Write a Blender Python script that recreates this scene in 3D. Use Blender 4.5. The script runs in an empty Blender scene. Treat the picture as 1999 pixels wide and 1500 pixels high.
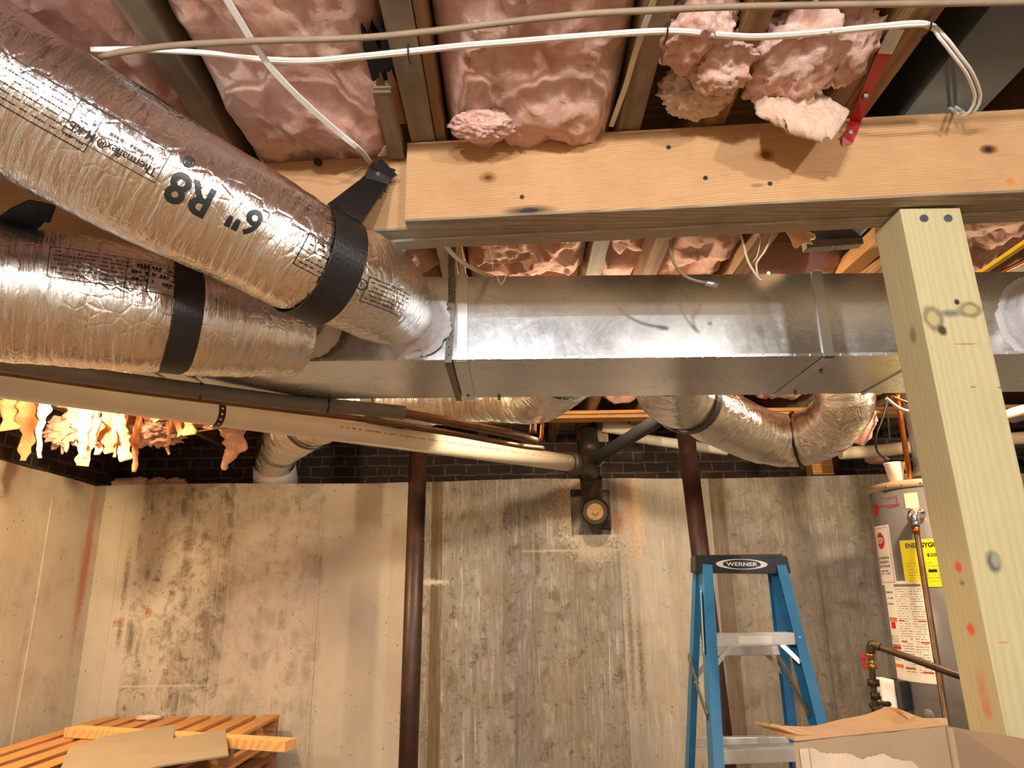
import bpy, bmesh, math, random
from mathutils import Vector, Matrix, noise
random.seed(7)
C = bpy.context.scene.collection
SC = bpy.context.scene
# ---------------------------------------------------------------- camera
H = 1.6; FPX = 1390.0; PITCH = math.radians(16.3); ROLL = math.radians(0.8)
CAM = Vector((0, 0, H))
_F = Vector((0, math.cos(PITCH), math.sin(PITCH))); _R0 = Vector((1, 0, 0)); _U0 = Vector((0, -math.sin(PITCH), math.cos(PITCH)))
_R = _R0*math.cos(ROLL) - _U0*math.sin(ROLL); _U = _R0*math.sin(ROLL) + _U0*math.cos(ROLL)
cd = bpy.data.cameras.new('camera'); cam = bpy.data.objects.new('camera', cd); C.objects.link(cam)
cd.sensor_width = 36; cd.lens = FPX/1999*36; cd.clip_start = 0.05; cd.clip_end = 50
cam.matrix_world = Matrix(((_R.x, _U.x, -_F.x, CAM.x), (_R.y, _U.y, -_F.y, CAM.y), (_R.z, _U.z, -_F.z, CAM.z), (0, 0, 0, 1)))
SC.camera = cam
def ray(px, py): return _F + _R*((px-999.5)/FPX) + _U*((750-py)/FPX)
def P(px, py, zc): return CAM + ray(px, py)*zc
def PY(px, py, Y): d = ray(px, py); return CAM + d*(Y/d.y)
def PZ(px, py, Z): d = ray(px, py); return CAM + d*((Z-H)/d.z)
def PX(px, py, X): d = ray(px, py); return CAM + d*(X/d.x)
def proj(p):
    v = p - CAM; z = v.dot(_F); return (999.5 + FPX*v.dot(_R)/z, 750 - FPX*v.dot(_U)/z)
# ---------------------------------------------------------------- world, exposure
w = bpy.data.worlds.new('world'); SC.world = w; w.use_nodes = True
w.node_tree.nodes['Background'].inputs[0].default_value = (0.95, 0.9, 0.85, 1)
w.node_tree.nodes['Background'].inputs[1].default_value = 0.05
vs = SC.view_settings; vs.view_transform = 'Standard'; vs.look = 'None'; vs.exposure = 0.68; vs.gamma = 1; vs.use_curve_mapping = False
KEY_POS = Vector((-0.02, -0.08, H+0.80)); KEY_W = 17
BULB_POS = Vector(PY(100, 784, 2.55)); BULB_W = 52
BULB2_POS = Vector((0.32, 2.50, H+0.79)); BULB2_W = 31; HEATER_FILL_POS = Vector((1.68, 2.45, H+0.80)); HEATER_FILL_W = 34
FILL_W = 10
def point(name, loc, power, col, r):
    l = bpy.data.lights.new(name, 'POINT'); l.energy = power; l.color = col; l.shadow_soft_size = r
    o = bpy.data.objects.new(name, l); C.objects.link(o); o.location = loc; return o
point('work_light_glow', KEY_POS, KEY_W, (0.93, 0.96, 1.0), 0.035)
point('left_bulb_glow', BULB_POS + Vector((0, 0, 0)), BULB_W, (1.0, 0.70, 0.37), 0.034)
point('right_bulb_glow', BULB2_POS, BULB2_W, (1.0, 0.77, 0.50), 0.034)
point('heater_fill_light', HEATER_FILL_POS, HEATER_FILL_W, (1.0, 0.78, 0.50), 0.034)  # unseen extra lamp, added to brighten the water heater
point('rear_fill_light', Vector((-0.7, -1.7, H+0.78)), 100, (1.0, 0.95, 0.88), 0.05)  # unseen fill behind the camera, added to brighten the back wall
point('rear_fill_light', Vector((1.2, -1.5, H+0.78)), 80, (1.0, 0.95, 0.88), 0.05)  # second added fill behind the camera, no bulb modelled
# ---------------------------------------------------------------- helpers
def off(o):
    v = Vector((0, 0, 0))
    while o: v += o.location; o = o.parent
    return v
def obj(name, bm, m=None, parent=None, smooth=False, base=None, angle=None):
    """link a world-space bmesh as one object; its origin goes to its base (top-level) or to its parent's origin"""
    me = bpy.data.meshes.new(name)
    bmesh.ops.recalc_face_normals(bm, faces=bm.faces)
    if parent is None:
        if base is None:
            xs = [v.co for v in bm.verts]
            lo = [min(c[i] for c in xs) for i in range(3)]; hi = [max(c[i] for c in xs) for i in range(3)]
            base = Vector(((lo[0]+hi[0])/2, (lo[1]+hi[1])/2, lo[2]))
        o0 = Vector(base); loc = o0
    else: o0 = off(parent); loc = Vector((0, 0, 0))
    bmesh.ops.translate(bm, verts=bm.verts, vec=-o0)
    bm.to_mesh(me); bm.free()
    if smooth: me.polygons.foreach_set('use_smooth', [True]*len(me.polygons))
    if angle is not None: me.set_sharp_from_angle(angle=math.radians(angle))
    if m is not None:
        for mm in (m if isinstance(m, (list, tuple)) else [m]): me.materials.append(mm)
    o = bpy.data.objects.new(name, me); C.objects.link(o); o.location = loc
    if parent: o.parent = parent
    return o
def tag(o, label, cat, group=None, kind=None):
    o['label'] = label; o['category'] = cat
    if group: o['group'] = group
    if kind: o['kind'] = kind
    return o
def thing(name, label, cat, loc, group=None):
    o = bpy.data.objects.new(name, None); o.empty_display_size = 0.05; C.objects.link(o); o.location = loc
    return tag(o, label, cat, group)
def struct(name, bm, m, **k):
    o = obj(name, bm, m, **k); o['kind'] = 'structure'; return o
def NB(): return bmesh.new()
def box(bm, lo, hi, bev=0, M=None, mi=0):
    r = bmesh.ops.create_cube(bm, size=1); vs_ = r['verts']
    lo = Vector(lo); hi = Vector(hi); c = (lo+hi)/2; s = hi-lo
    for v in vs_: v.co = Vector((v.co.x*s.x, v.co.y*s.y, v.co.z*s.z)) + c
    if bev:
        g = bmesh.ops.bevel(bm, geom=list({e for v in vs_ for e in v.link_edges}), offset=bev, segments=2, affect='EDGES', profile=0.7)
        vs_ = [v for v in g['verts']] if not vs_[0].is_valid else list({v for f in g['faces'] for v in f.verts} | {v for v in vs_ if v.is_valid})
    fs = list({f for v in vs_ for f in v.link_faces})
    for f in fs: f.material_index = mi
    vs_ = list({v for f in fs for v in f.verts})
    if M is not None: bmesh.ops.transform(bm, matrix=M, verts=vs_)
    return vs_
def basis(x, y, z, o): return Matrix(((x.x, y.x, z.x, o.x), (x.y, y.y, z.y, o.y), (x.z, y.z, z.z, o.z), (0, 0, 0, 1)))
def bar(bm, a, b, w_, d_, up=Vector((0, 0, 1)), bev=0, mi=0):
    """box from a to b: w_ across, d_ along the up side"""
    a = Vector(a); b = Vector(b); z = (b-a).normalized(); x = z.cross(up)
    if x.length < 1e-4: x = Vector((1, 0, 0))
    x.normalize(); y = z.cross(x).normalized()
    return box(bm, (-w_/2, -d_/2, 0), (w_/2, d_/2, (b-a).length), bev, basis(x, y, z, a), mi)
def cyl(bm, a, b, r1, r2=None, n=24, caps=True, mi=0):
    a = Vector(a); b = Vector(b); r2 = r1 if r2 is None else r2
    z = (b-a).normalized(); x = z.orthogonal().normalized(); y = z.cross(x)
    A = [bm.verts.new(a + x*math.cos(t)*r1 + y*math.sin(t)*r1) for t in [2*math.pi*i/n for i in range(n)]]
    B = [bm.verts.new(b + x*math.cos(t)*r2 + y*math.sin(t)*r2) for t in [2*math.pi*i/n for i in range(n)]]
    for i in range(n):
        f = bm.faces.new((A[i], A[(i+1) % n], B[(i+1) % n], B[i])); f.material_index = mi; f.smooth = True
    if caps:
        for L in (A[::-1], B): f = bm.faces.new(L); f.material_index = mi
def lathe(bm, o, axis, prof, n=32, mi=0):
    """prof = [(dist along axis, radius)...]"""
    o = Vector(o); z = Vector(axis).normalized(); x = z.orthogonal().normalized(); y = z.cross(x); rings = []
    for h, r in prof:
        rings.append([bm.verts.new(o + z*h + (x*math.cos(2*math.pi*i/n) + y*math.sin(2*math.pi*i/n))*max(r, 1e-4)) for i in range(n)])
    for A, B in zip(rings, rings[1:]):
        for i in range(n):
            f = bm.faces.new((A[i], A[(i+1) % n], B[(i+1) % n], B[i])); f.smooth = True; f.material_index = mi
    for L in (rings[0][::-1], rings[-1]): bm.faces.new(L).material_index = mi
def smooth_path(pts, step=0.01):
    pts = [Vector(p) for p in pts]
    if len(pts) == 2: pts = [pts[0], (pts[0]+pts[1])/2, pts[1]]
    q = [pts[0]*2-pts[1]] + pts + [pts[-1]*2-pts[-2]]; out = []
    for i in range(1, len(q)-2):
        n = max(2, int((q[i+1]-q[i]).length/step*1.0))
        for k in range(n):
            t = k/n; p0, p1, p2, p3 = q[i-1:i+3]
            out.append(0.5*((2*p1) + (-p0+p2)*t + (2*p0-5*p1+4*p2-p3)*t*t + (-p0+3*p1-3*p2+p3)*t**3))
    out.append(pts[-1]); return out
class Tube:
    def __init__(s, pts, rad, step=0.01):
        s.p = smooth_path(pts, step); n = len(s.p); s.T = []; s.X = []
        for i in range(n): s.T.append((s.p[min(i+1, n-1)]-s.p[max(i-1, 0)]).normalized())
        x = s.T[0].orthogonal().normalized()
        for t in s.T:
            x = (x - t*x.dot(t)).normalized(); s.X.append(x.copy())
        s.L = [0]
        for a, b in zip(s.p, s.p[1:]): s.L.append(s.L[-1]+(b-a).length)
        s.tot = s.L[-1]; s.rad = rad if callable(rad) else (lambda u: rad)
    def frame(s, l):
        l = max(0, min(s.tot, l)); lo = 0; hi = len(s.L)-1
        while hi-lo > 1:
            m = (lo+hi)//2
            if s.L[m] <= l: lo = m
            else: hi = m
        t = (l-s.L[lo])/max(1e-9, s.L[hi]-s.L[lo])
        T = s.T[lo].lerp(s.T[hi], t).normalized(); X = s.X[lo].lerp(s.X[hi], t); X = (X-T*X.dot(T)).normalized()
        return s.p[lo].lerp(s.p[hi], t), T, X, T.cross(X)
    def nrm(s, l, a): p, T, X, Y = s.frame(l); return X*math.cos(a)+Y*math.sin(a)
    def surf(s, l, a, h=0):
        p, T, X, Y = s.frame(l); return p + (X*math.cos(a)+Y*math.sin(a))*(s.rad(l/s.tot)+h)
    def mesh(s, bm, n=16, disp=None, caps=True, ring=None, uv=True, mi=0):
        uvl = bm.loops.layers.uv.verify(); ls = s.L if ring is None else [s.tot*i/int(s.tot/ring) for i in range(int(s.tot/ring)+1)]
        rings = []
        for l in ls:
            p, T, X, Y = s.frame(l); r = s.rad(l/s.tot); R_ = []
            for k in range(n):
                a = 2*math.pi*k/n; d = X*math.cos(a)+Y*math.sin(a)
                R_.append(bm.verts.new(p + d*(r + (disp(l, a, p+d*r) if disp else 0))))
            rings.append(R_)
        for j in range(len(rings)-1):
            for k in range(n):
                f = bm.faces.new((rings[j][k], rings[j][(k+1) % n], rings[j+1][(k+1) % n], rings[j+1][k])); f.smooth = True; f.material_index = mi
                for lp, (u, v) in zip(f.loops, ((k/n, ls[j]), ((k+1)/n, ls[j]), ((k+1)/n, ls[j+1]), (k/n, ls[j+1]))): lp[uvl].uv = (u, v)
        if caps: bm.faces.new(rings[0][::-1]).material_index = mi; bm.faces.new(rings[-1]).material_index = mi
    def find(s, px, py):
        best = None
        for l in [s.tot*i/300 for i in range(301)]:
            for k in range(120):
                a = 2*math.pi*k/120; q = s.surf(l, a)
                if s.nrm(l, a).dot(CAM-q) <= 0: continue
                x, y = proj(q); d = (x-px)**2+(y-py)**2
                if best is None or d < best[0]: best = (d, l, a)
        return best[1], best[2]
def tube(bm, pts, r, n=12, step=0.01, caps=True): Tube(pts, r, step).mesh(bm, n, caps=caps)
def ribbon(bm, pts, nrms, w_, th=0.0015, widths=None):
    """flat band along pts; nrms = outward normals"""
    n = len(pts); L = []
    for i in range(n):
        t = (Vector(pts[min(i+1, n-1)])-Vector(pts[max(i-1, 0)])).normalized(); N = Vector(nrms[i]).normalized(); s_ = t.cross(N).normalized(); N = s_.cross(t).normalized()
        ww = (widths[i] if widths else w_)/2; p = Vector(pts[i])
        L.append([bm.verts.new(p + s_*ww + N*th), bm.verts.new(p - s_*ww + N*th), bm.verts.new(p - s_*ww - N*th), bm.verts.new(p + s_*ww - N*th)])
    for A, B in zip(L, L[1:]):
        for k in range(4): bm.faces.new((A[k], A[(k+1) % 4], B[(k+1) % 4], B[k]))
    bm.faces.new(L[0][::-1]); bm.faces.new(L[-1])
_fcache = {}
def text_geo(txt, size, bold=0.0, cut=0.006):
    """flat text as (verts2d, faces), centred, sliced into cells so it can be bent"""
    cu = bpy.data.curves.new('t', 'FONT'); cu.body = txt; cu.size = size; cu.align_x = 'CENTER'; cu.align_y = 'CENTER'; cu.offset = bold; cu.resolution_u = 4
    o = bpy.data.objects.new('t', cu); C.objects.link(o)
    dg = bpy.context.evaluated_depsgraph_get(); me = bpy.data.meshes.new_from_object(o.evaluated_get(dg))
    bm = NB(); bm.from_mesh(me); bpy.data.objects.remove(o); bpy.data.curves.remove(cu); bpy.data.meshes.remove(me)
    if cut and bm.verts:
        for ax in (0, 1):
            lo = min(v.co[ax] for v in bm.verts); hi = max(v.co[ax] for v in bm.verts); k = lo+cut
            while k < hi:
                no = Vector((0, 0, 0)); no[ax] = 1; co = Vector((0, 0, 0)); co[ax] = k
                bmesh.ops.bisect_plane(bm, geom=bm.verts[:]+bm.edges[:]+bm.faces[:], plane_co=co, plane_no=no); k += cut
    return bm
def rect_geo(x0, y0, x1, y1, cut=0.006):
    bm = NB(); nx = max(1, int((x1-x0)/cut)); ny = max(1, int((y1-y0)/cut)); g = []
    for j in range(ny+1): g.append([bm.verts.new((x0+(x1-x0)*i/nx, y0+(y1-y0)*j/ny, 0)) for i in range(nx+1)])
    for j in range(ny):
        for i in range(nx): bm.faces.new((g[j][i], g[j][i+1], g[j+1][i+1], g[j+1][i]))
    return bm
def poly_geo(pts, cut=0):
    bm = NB(); bm.faces.new([bm.verts.new((x, y, 0)) for x, y in pts]); return bm
def merge(dst, src, fn=None, mi=0):
    mp = {}
    for v in src.verts: mp[v] = dst.verts.new(fn(v.co) if fn else v.co)
    for f in src.faces:
        try: g = dst.faces.new([mp[v] for v in f.verts]); g.material_index = mi
        except ValueError: pass
    src.free()
def textfit(txt, cx, cy, w_, h_, bold=0.0, cut=0.006):
    bm = text_geo(txt, 0.05, bold, cut)
    xs = [v.co.x for v in bm.verts]; ys = [v.co.y for v in bm.verts]; sx = w_/(max(xs)-min(xs)); sy = h_/(max(ys)-min(ys)); mx = (max(xs)+min(xs))/2; my = (max(ys)+min(ys))/2
    for v in bm.verts: v.co = Vector((cx+(v.co.x-mx)*sx, cy+(v.co.y-my)*sy, 0))
    return bm
# ---------------------------------------------------------------- material helpers
class NT:
    def __init__(s, name):
        s.m = bpy.data.materials.new(name); s.m.use_nodes = True; s.t = s.m.node_tree; s.b = s.t.nodes['Principled BSDF']
    def n(s, typ, **k):
        nd = s.t.nodes.new(typ)
        for a, v in k.items():
            if a.startswith('i_'): s.set(nd, a[2:], v)
            else: setattr(nd, a, v)
        return nd
    def set(s, nd, key, v):
        key = int(key) if key.isdigit() else key.replace('_', ' ')
        i = nd.inputs[key]
        if isinstance(v, bpy.types.NodeSocket): s.t.links.new(v, i)
        elif isinstance(v, (tuple, list)) and len(v) == 3 and i.type == 'RGBA': i.default_value = (*v, 1)
        else: i.default_value = v
    def math(s, op, a, b=0.0, clamp=False):
        nd = s.n('ShaderNodeMath', operation=op, use_clamp=clamp); s.set(nd, '0', a); s.set(nd, '1', b); return nd.outputs[0]
    def mix(s, f, a, b, blend='MIX'):
        nd = s.n('ShaderNodeMix', data_type='RGBA', blend_type=blend)
        s.set(nd, '0', f); s.set(nd, '6', a); s.set(nd, '7', b); return nd.outputs[2]
    def mapr(s, v, a, b, c=0.0, d=1.0):
        nd = s.n('ShaderNodeMapRange'); s.set(nd, '0', v)
        for i, x in enumerate((a, b, c, d)): nd.inputs[i+1].default_value = x
        return nd.outputs[0]
    def coord(s, kind='Object', scale=(1, 1, 1), rot=(0, 0, 0)):
        tc = s.n('ShaderNodeTexCoord'); mp = s.n('ShaderNodeMapping'); s.t.links.new(tc.outputs[kind], mp.inputs[0])
        mp.inputs['Scale'].default_value = scale; mp.inputs['Rotation'].default_value = rot; return mp.outputs[0]
    def pos(s, scale=(1, 1, 1)):
        g = s.n('ShaderNodeNewGeometry'); mp = s.n('ShaderNodeMapping'); s.t.links.new(g.outputs['Position'], mp.inputs[0]); mp.inputs['Scale'].default_value = scale; return mp.outputs[0]
    def noise(s, vec, scale=5, det=4, rough=0.55, dist=0.0):
        nd = s.n('ShaderNodeTexNoise'); s.t.links.new(vec, nd.inputs['Vector'])
        nd.inputs['Scale'].default_value = scale; nd.inputs['Detail'].default_value = det; nd.inputs['Roughness'].default_value = rough; nd.inputs['Distortion'].default_value = dist
        return nd.outputs[0]
    def ramp(s, f, stops, interp='LINEAR'):
        nd = s.n('ShaderNodeValToRGB'); s.set(nd, '0', f); cr = nd.color_ramp; cr.interpolation = interp
        while len(cr.elements) < len(stops): cr.elements.new(0.5)
        for e, (p, c) in zip(cr.elements, stops): e.position = p; e.color = (*c, 1) if len(c) == 3 else c
        return nd.outputs[0]
    def bump(s, h, strength=0.3, dist=0.01, prev=None):
        nd = s.n('ShaderNodeBump'); s.set(nd, 'Height', h); nd.inputs['Strength'].default_value = strength; nd.inputs['Distance'].default_value = dist
        if prev: s.t.links.new(prev, nd.inputs['Normal'])
        return nd.outputs[0]
    def spots(s, col, spots, wob=0.3):
        """blotches of the thing's own: (x, y, z, rx, ry, rz, colour, softness)"""
        g = s.n('ShaderNodeNewGeometry'); P_ = g.outputs['Position']
        nz = s.n('ShaderNodeTexNoise'); s.t.links.new(P_, nz.inputs['Vector']); nz.inputs['Scale'].default_value = 60; nz.inputs['Detail'].default_value = 3
        for (x, y, z, rx, ry, rz, c, sf) in spots:
            sb = s.n('ShaderNodeVectorMath', operation='SUBTRACT'); s.t.links.new(P_, sb.inputs[0]); sb.inputs[1].default_value = (x, y, z)
            dv = s.n('ShaderNodeVectorMath', operation='DIVIDE'); s.t.links.new(sb.outputs[0], dv.inputs[0]); dv.inputs[1].default_value = (rx, ry, rz)
            ln = s.n('ShaderNodeVectorMath', operation='LENGTH'); s.t.links.new(dv.outputs[0], ln.inputs[0])
            d = s.math('ADD', ln.outputs['Value'], s.math('MULTIPLY', s.math('SUBTRACT', nz.outputs[0], 0.5), wob*2))
            col = s.mix(s.mapr(d, 1.0+sf, 1.0-sf, 0, 1), col, c)
        return col
    def done(s, col=None, rough=None, metal=None, normal=None, spec=None, **k):
        for key, v in (('Base Color', col), ('Roughness', rough), ('Metallic', metal), ('Normal', normal), ('Specular IOR Level', spec)):
            if v is not None: s.set(s.b, key.replace(' ', '_'), v)
        for a, v in k.items(): s.set(s.b, a, v)
        return s.m
def plain(name, col, rough=0.5, metal=0.0, var=0.12, sc=20, bump=0.0, bsc=80, **k):
    t = NT(name); v = t.coord()
    n1 = t.noise(v, sc, 5, 0.6)
    c = t.mix(t.mapr(n1, 0.3, 0.7, 0, 1), [x*(1-var) for x in col], [min(1, x*(1+var)) for x in col])
    nr = t.bump(t.noise(v, bsc, 3, 0.6), bump, 0.004) if bump else None
    return t.done(c, t.mapr(n1, 0.3, 0.7, max(0.02, rough-0.06), min(1, rough+0.06)), metal, nr, **k)
def wood(name, c1, c2, axis='X', ring=28, dirt=0.0, dirtcol=(0.10, 0.085, 0.065), rough=0.75, spots=None, grain=1.0, bump=0.25):
    t = NT(name); st = {'X': (0.06, 1, 1), 'Y': (1, 0.06, 1), 'Z': (1, 1, 0.06)}[axis]
    v = t.pos(st); warp = t.noise(v, 3.0, 3, 0.5)
    wv = t.n('ShaderNodeTexWave', wave_type='RINGS', rings_direction='SPHERICAL' if False else axis)
    mv = t.n('ShaderNodeVectorMath', operation='ADD'); t.t.links.new(v, mv.inputs[0])
    wn = t.n('ShaderNodeTexNoise'); t.t.links.new(v, wn.inputs['Vector']); wn.inputs['Scale'].default_value = 4
    sc_ = t.n('ShaderNodeVectorMath', operation='SCALE'); t.t.links.new(wn.outputs['Color'], sc_.inputs[0]); sc_.inputs['Scale'].default_value = 0.14; t.t.links.new(sc_.outputs[0], mv.inputs[1])
    t.t.links.new(mv.outputs[0], wv.inputs['Vector']); wv.inputs['Scale'].default_value = ring; wv.inputs['Distortion'].default_value = 2.5; wv.inputs['Detail'].default_value = 3; wv.inputs['Detail Scale'].default_value = 1.5
    fine = t.noise(v, 170, 4, 0.7)
    f = t.math('ADD', t.math('MULTIPLY', wv.outputs[1], 0.55*grain), t.math('MULTIPLY', fine, 0.45))
    col = t.mix(t.mapr(f, 0.1, 0.85), c1, c2)
    if dirt:
        dn = t.noise(t.pos((1, 1, 1) if dirt < 1 else st), 5, 6, 0.65); col = t.mix(t.math('MULTIPLY', t.mapr(dn, 0.42, 0.68), min(dirt, 1.0)), col, dirtcol)
    if spots: col = t.spots(col, spots)
    return t.done(col, rough, 0, t.bump(f, bump, 0.002), spec=0.3)
# ---------------------------------------------------------------- materials
def srgb(*c): return tuple(((x/255)/12.92 if x/255 <= 0.04045 else ((x/255+0.055)/1.055)**2.4) for x in c)
def m_concrete(name, panels):
    t = NT(name); v = t.pos()
    big = t.noise(v, 1.6, 5, 0.6); mid = t.noise(v, 7, 8, 0.68, 0.4); fine = t.noise(v, 60, 6, 0.7)
    st = t.noise(t.pos((16, 16, 1.2)), 1.6, 6, 0.7); st2 = t.noise(t.pos((55, 55, 2.2)), 1.3, 4, 0.75)
    col = t.mix(t.mapr(big, 0.3, 0.7), srgb(180, 171, 156), srgb(204, 196, 182))
    if panels:
        g = t.n('ShaderNodeNewGeometry'); sx = t.n('ShaderNodeSeparateXYZ'); t.t.links.new(g.outputs['Position'], sx.inputs[0])
        u = t.mapr(sx.outputs[0], -2.3, 3.0)
        def X(x): return (x+2.3)/5.3
        grey = t.ramp(u, [(0, (0.05,)*3), (X(-0.50), (1,)*3), (X(0.565), (0.5,)*3), (X(1.08), (0.82,)*3), (X(1.85), (0.7,)*3)], 'CONSTANT')
        stain = t.ramp(u, [(0, (0.1,)*3), (X(-2.08), (0.85,)*3), (X(-1.57), (0.4,)*3), (X(-1.04), (0.08,)*3), (X(-0.50), (0.9,)*3), (X(0.565), (0.2,)*3), (X(1.08), (0.75,)*3), (X(1.62), (0.6,)*3)], 'CONSTANT')
        gcol = t.mix(t.mapr(st, 0.35, 0.65), srgb(112, 111, 107), srgb(166, 164, 159))
        gcol = t.mix(t.mapr(mid, 0.5, 0.66, 0, 0.8), gcol, srgb(200, 196, 188))
        gcol = t.mix(t.mapr(st2, 0.54, 0.66), gcol, srgb(200, 196, 187))
        col = t.mix(t.math('MULTIPLY', grey, 0.85), col, gcol)
        dk = t.math('MULTIPLY', t.math('MULTIPLY', t.mapr(mid, 0.46, 0.60), t.mapr(st, 0.34, 0.56)), stain)
        col = t.mix(t.math('MULTIPLY', dk, 0.95), col, srgb(98, 86, 68))
        dk3 = t.math('MULTIPLY', t.mapr(t.noise(t.pos((3, 3, 0.8)), 2.2, 7, 0.72, 0.5), 0.42, 0.66), stain); col = t.mix(t.math('MULTIPLY', dk3, 0.6), col, srgb(126, 112, 90))
        dk2 = t.math('MULTIPLY', t.mapr(t.noise(v, 22, 6, 0.75, 0.8), 0.56, 0.66), stain)
        col = t.mix(t.math('MULTIPLY', dk2, 0.8), col, srgb(78, 68, 54))
        br = t.ramp(u, [(0, (0,)*3), (X(-0.475), (0.95,)*3), (X(-0.40), (0,)*3), (X(1.08), (0.75,)*3), (X(1.17), (0.25,)*3), (X(1.65), (0,)*3)], 'CONSTANT')
        col = t.mix(t.math('MULTIPLY', br, t.mapr(st, 0.25, 0.6, 0.35, 1)), col, srgb(104, 84, 58))
        # rust coloured flecks and horizontal pour lines
        z = sx.outputs[2]
        for zz, m0, m1 in ((1.16, -2.08, -1.60), (1.82, 0.03, 0.56)):
            msk_ = t.ramp(u, [(0, (0,)*3), (X(m0), (1,)*3), (X(m1), (0,)*3)], 'CONSTANT')
            ln = t.mapr(t.math('ABSOLUTE', t.math('SUBTRACT', t.math('ADD', z, t.math('MULTIPLY', mid, 0.01)), zz)), 0.003, 0.008, 0.45, 0)
            col = t.mix(t.math('MULTIPLY', ln, msk_), col, srgb(205, 198, 185))
        # red chalk band beside the left corner
    else:
        col = t.mix(t.math('MULTIPLY', t.mapr(mid, 0.52, 0.7), 0.35), col, srgb(120, 104, 84))
        col = t.mix(t.math('MULTIPLY', t.mapr(st, 0.5, 0.7), 0.3), col, srgb(150, 136, 116))
    pores = t.n('ShaderNodeTexVoronoi'); t.t.links.new(v, pores.inputs['Vector']); pores.inputs['Scale'].default_value = 26
    pm = t.math('MULTIPLY', t.mapr(pores.outputs['Distance'], 0.10, 0.16, 1, 0), t.mapr(t.noise(v, 9, 2), 0.5, 0.6))
    col = t.mix(t.math('MULTIPLY', pm, 0.6), col, srgb(84, 74, 60))
    h = t.math('ADD', t.math('MULTIPLY', mid, 0.6), t.math('MULTIPLY', fine, 0.4))
    return t, col, t.bump(h, 0.5, 0.01)
t, col, nr = m_concrete('concrete_back', True)
wp = lambda px, py: PY(px, py, 4.0)
sp = []
for (px, py, a, b, c) in [(1235, 1000, .05, .20, srgb(205, 180, 150)), (1120, 985, .09, .12, srgb(196, 180, 160)), (1150, 1052, .13, .03, srgb(200, 192, 180)), (1160, 1075, .10, .05, srgb(190, 182, 168)),
                          (288, 1195, .012, .025, srgb(176, 112, 60)), (232, 1216, .022, .018, srgb(180, 110, 62)), (233, 1235, .012, .06, srgb(120, 104, 84)), (246, 1130, .012, .12, srgb(110, 98, 80)), (404, 1230, .02, .10, srgb(120, 108, 88)),
                          (1252, 1300, .012, .16, srgb(88, 76, 58)), (1232, 1250, .010, .25, srgb(110, 96, 76)), (1640, 1330, .012, .14, srgb(84, 74, 56)), (1608, 1210, .03, .08, srgb(92, 80, 62)), (1660, 1180, .05, .02, srgb(100, 90, 74)),
                          (840, 1137, .08, .012, srgb(205, 198, 186)), (1180, 1046, .05, .02, srgb(205, 196, 184)), (1206, 1020, .02, .05, srgb(170, 120, 88))]:
    q = wp(px, py); sp.append((q.x, q.y, q.z, a, 0.3, b, tuple(0.45*p_+0.55*q_ for p_, q_ in zip(c, srgb(160, 146, 124))) if sum(c) < 0.6 else c, 0.7))
col = t.spots(col, sp, 1.6)
M_CONC = t.done(col, 0.9, 0, nr, spec=0.2)
t, col, nr = m_concrete('concrete_side', False)
q = PX(172, 1100, -2.288); col = t.spots(col, [(q.x, q.y-0.02, q.z, .2, .035, .32, srgb(176, 120, 108), 0.5)], 0.5)
M_CONC2 = t.done(col, 0.9, 0, nr, spec=0.2)
t = NT('floor_concrete'); v = t.pos()
M_FLOOR = t.done(t.mix(t.mapr(t.noise(v, 3, 6, 0.6), 0.3, 0.7), srgb(122, 95, 66), srgb(154, 124, 90)), 0.75, 0, t.bump(t.noise(v, 30, 4), 0.3, 0.005))
def m_brick(name, ax):
    t = NT(name); g = t.n('ShaderNodeNewGeometry'); sx = t.n('ShaderNodeSeparateXYZ'); t.t.links.new(g.outputs['Position'], sx.inputs[0])
    cb = t.n('ShaderNodeCombineXYZ'); t.t.links.new(sx.outputs[ax], cb.inputs[0]); t.t.links.new(sx.outputs[2], cb.inputs[1])
    nzv = t.n('ShaderNodeTexNoise'); t.t.links.new(g.outputs['Position'], nzv.inputs['Vector']); nzv.inputs['Scale'].default_value = 14
    ad = t.n('ShaderNodeVectorMath', operation='ADD'); t.t.links.new(cb.outputs[0], ad.inputs[0])
    scv = t.n('ShaderNodeVectorMath', operation='SCALE'); t.t.links.new(nzv.outputs['Color'], scv.inputs[0]); scv.inputs['Scale'].default_value = 0.022; t.t.links.new(scv.outputs[0], ad.inputs[1])
    bt = t.n('ShaderNodeTexBrick'); t.t.links.new(ad.outputs[0], bt.inputs['Vector']); bt.inputs['Scale'].default_value = 1
    bt.inputs['Brick Width'].default_value = 0.135; bt.inputs['Row Height'].default_value = 0.062; bt.inputs['Mortar Size'].default_value = 0.008; bt.inputs['Mortar Smooth'].default_value = 0.4
    bt.inputs['Color1'].default_value = (*srgb(66, 44, 40), 1); bt.inputs['Color2'].default_value = (*srgb(42, 36, 36), 1); bt.inputs['Mortar'].default_value = (*srgb(92, 86, 78), 1)
    cc = t.mix(t.mapr(t.noise(t.pos(), 20, 5, 0.7), 0.4, 0.75), bt.outputs[0], srgb(46, 38, 36))
    return t.done(cc, 0.95, 0, t.bump(t.math('SUBTRACT', 1.0, bt.outputs[1]), 0.8, 0.012))
M_BRICK = m_brick('brickwork', 0); M_BRICKS = m_brick('brickwork_side', 1)
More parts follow.
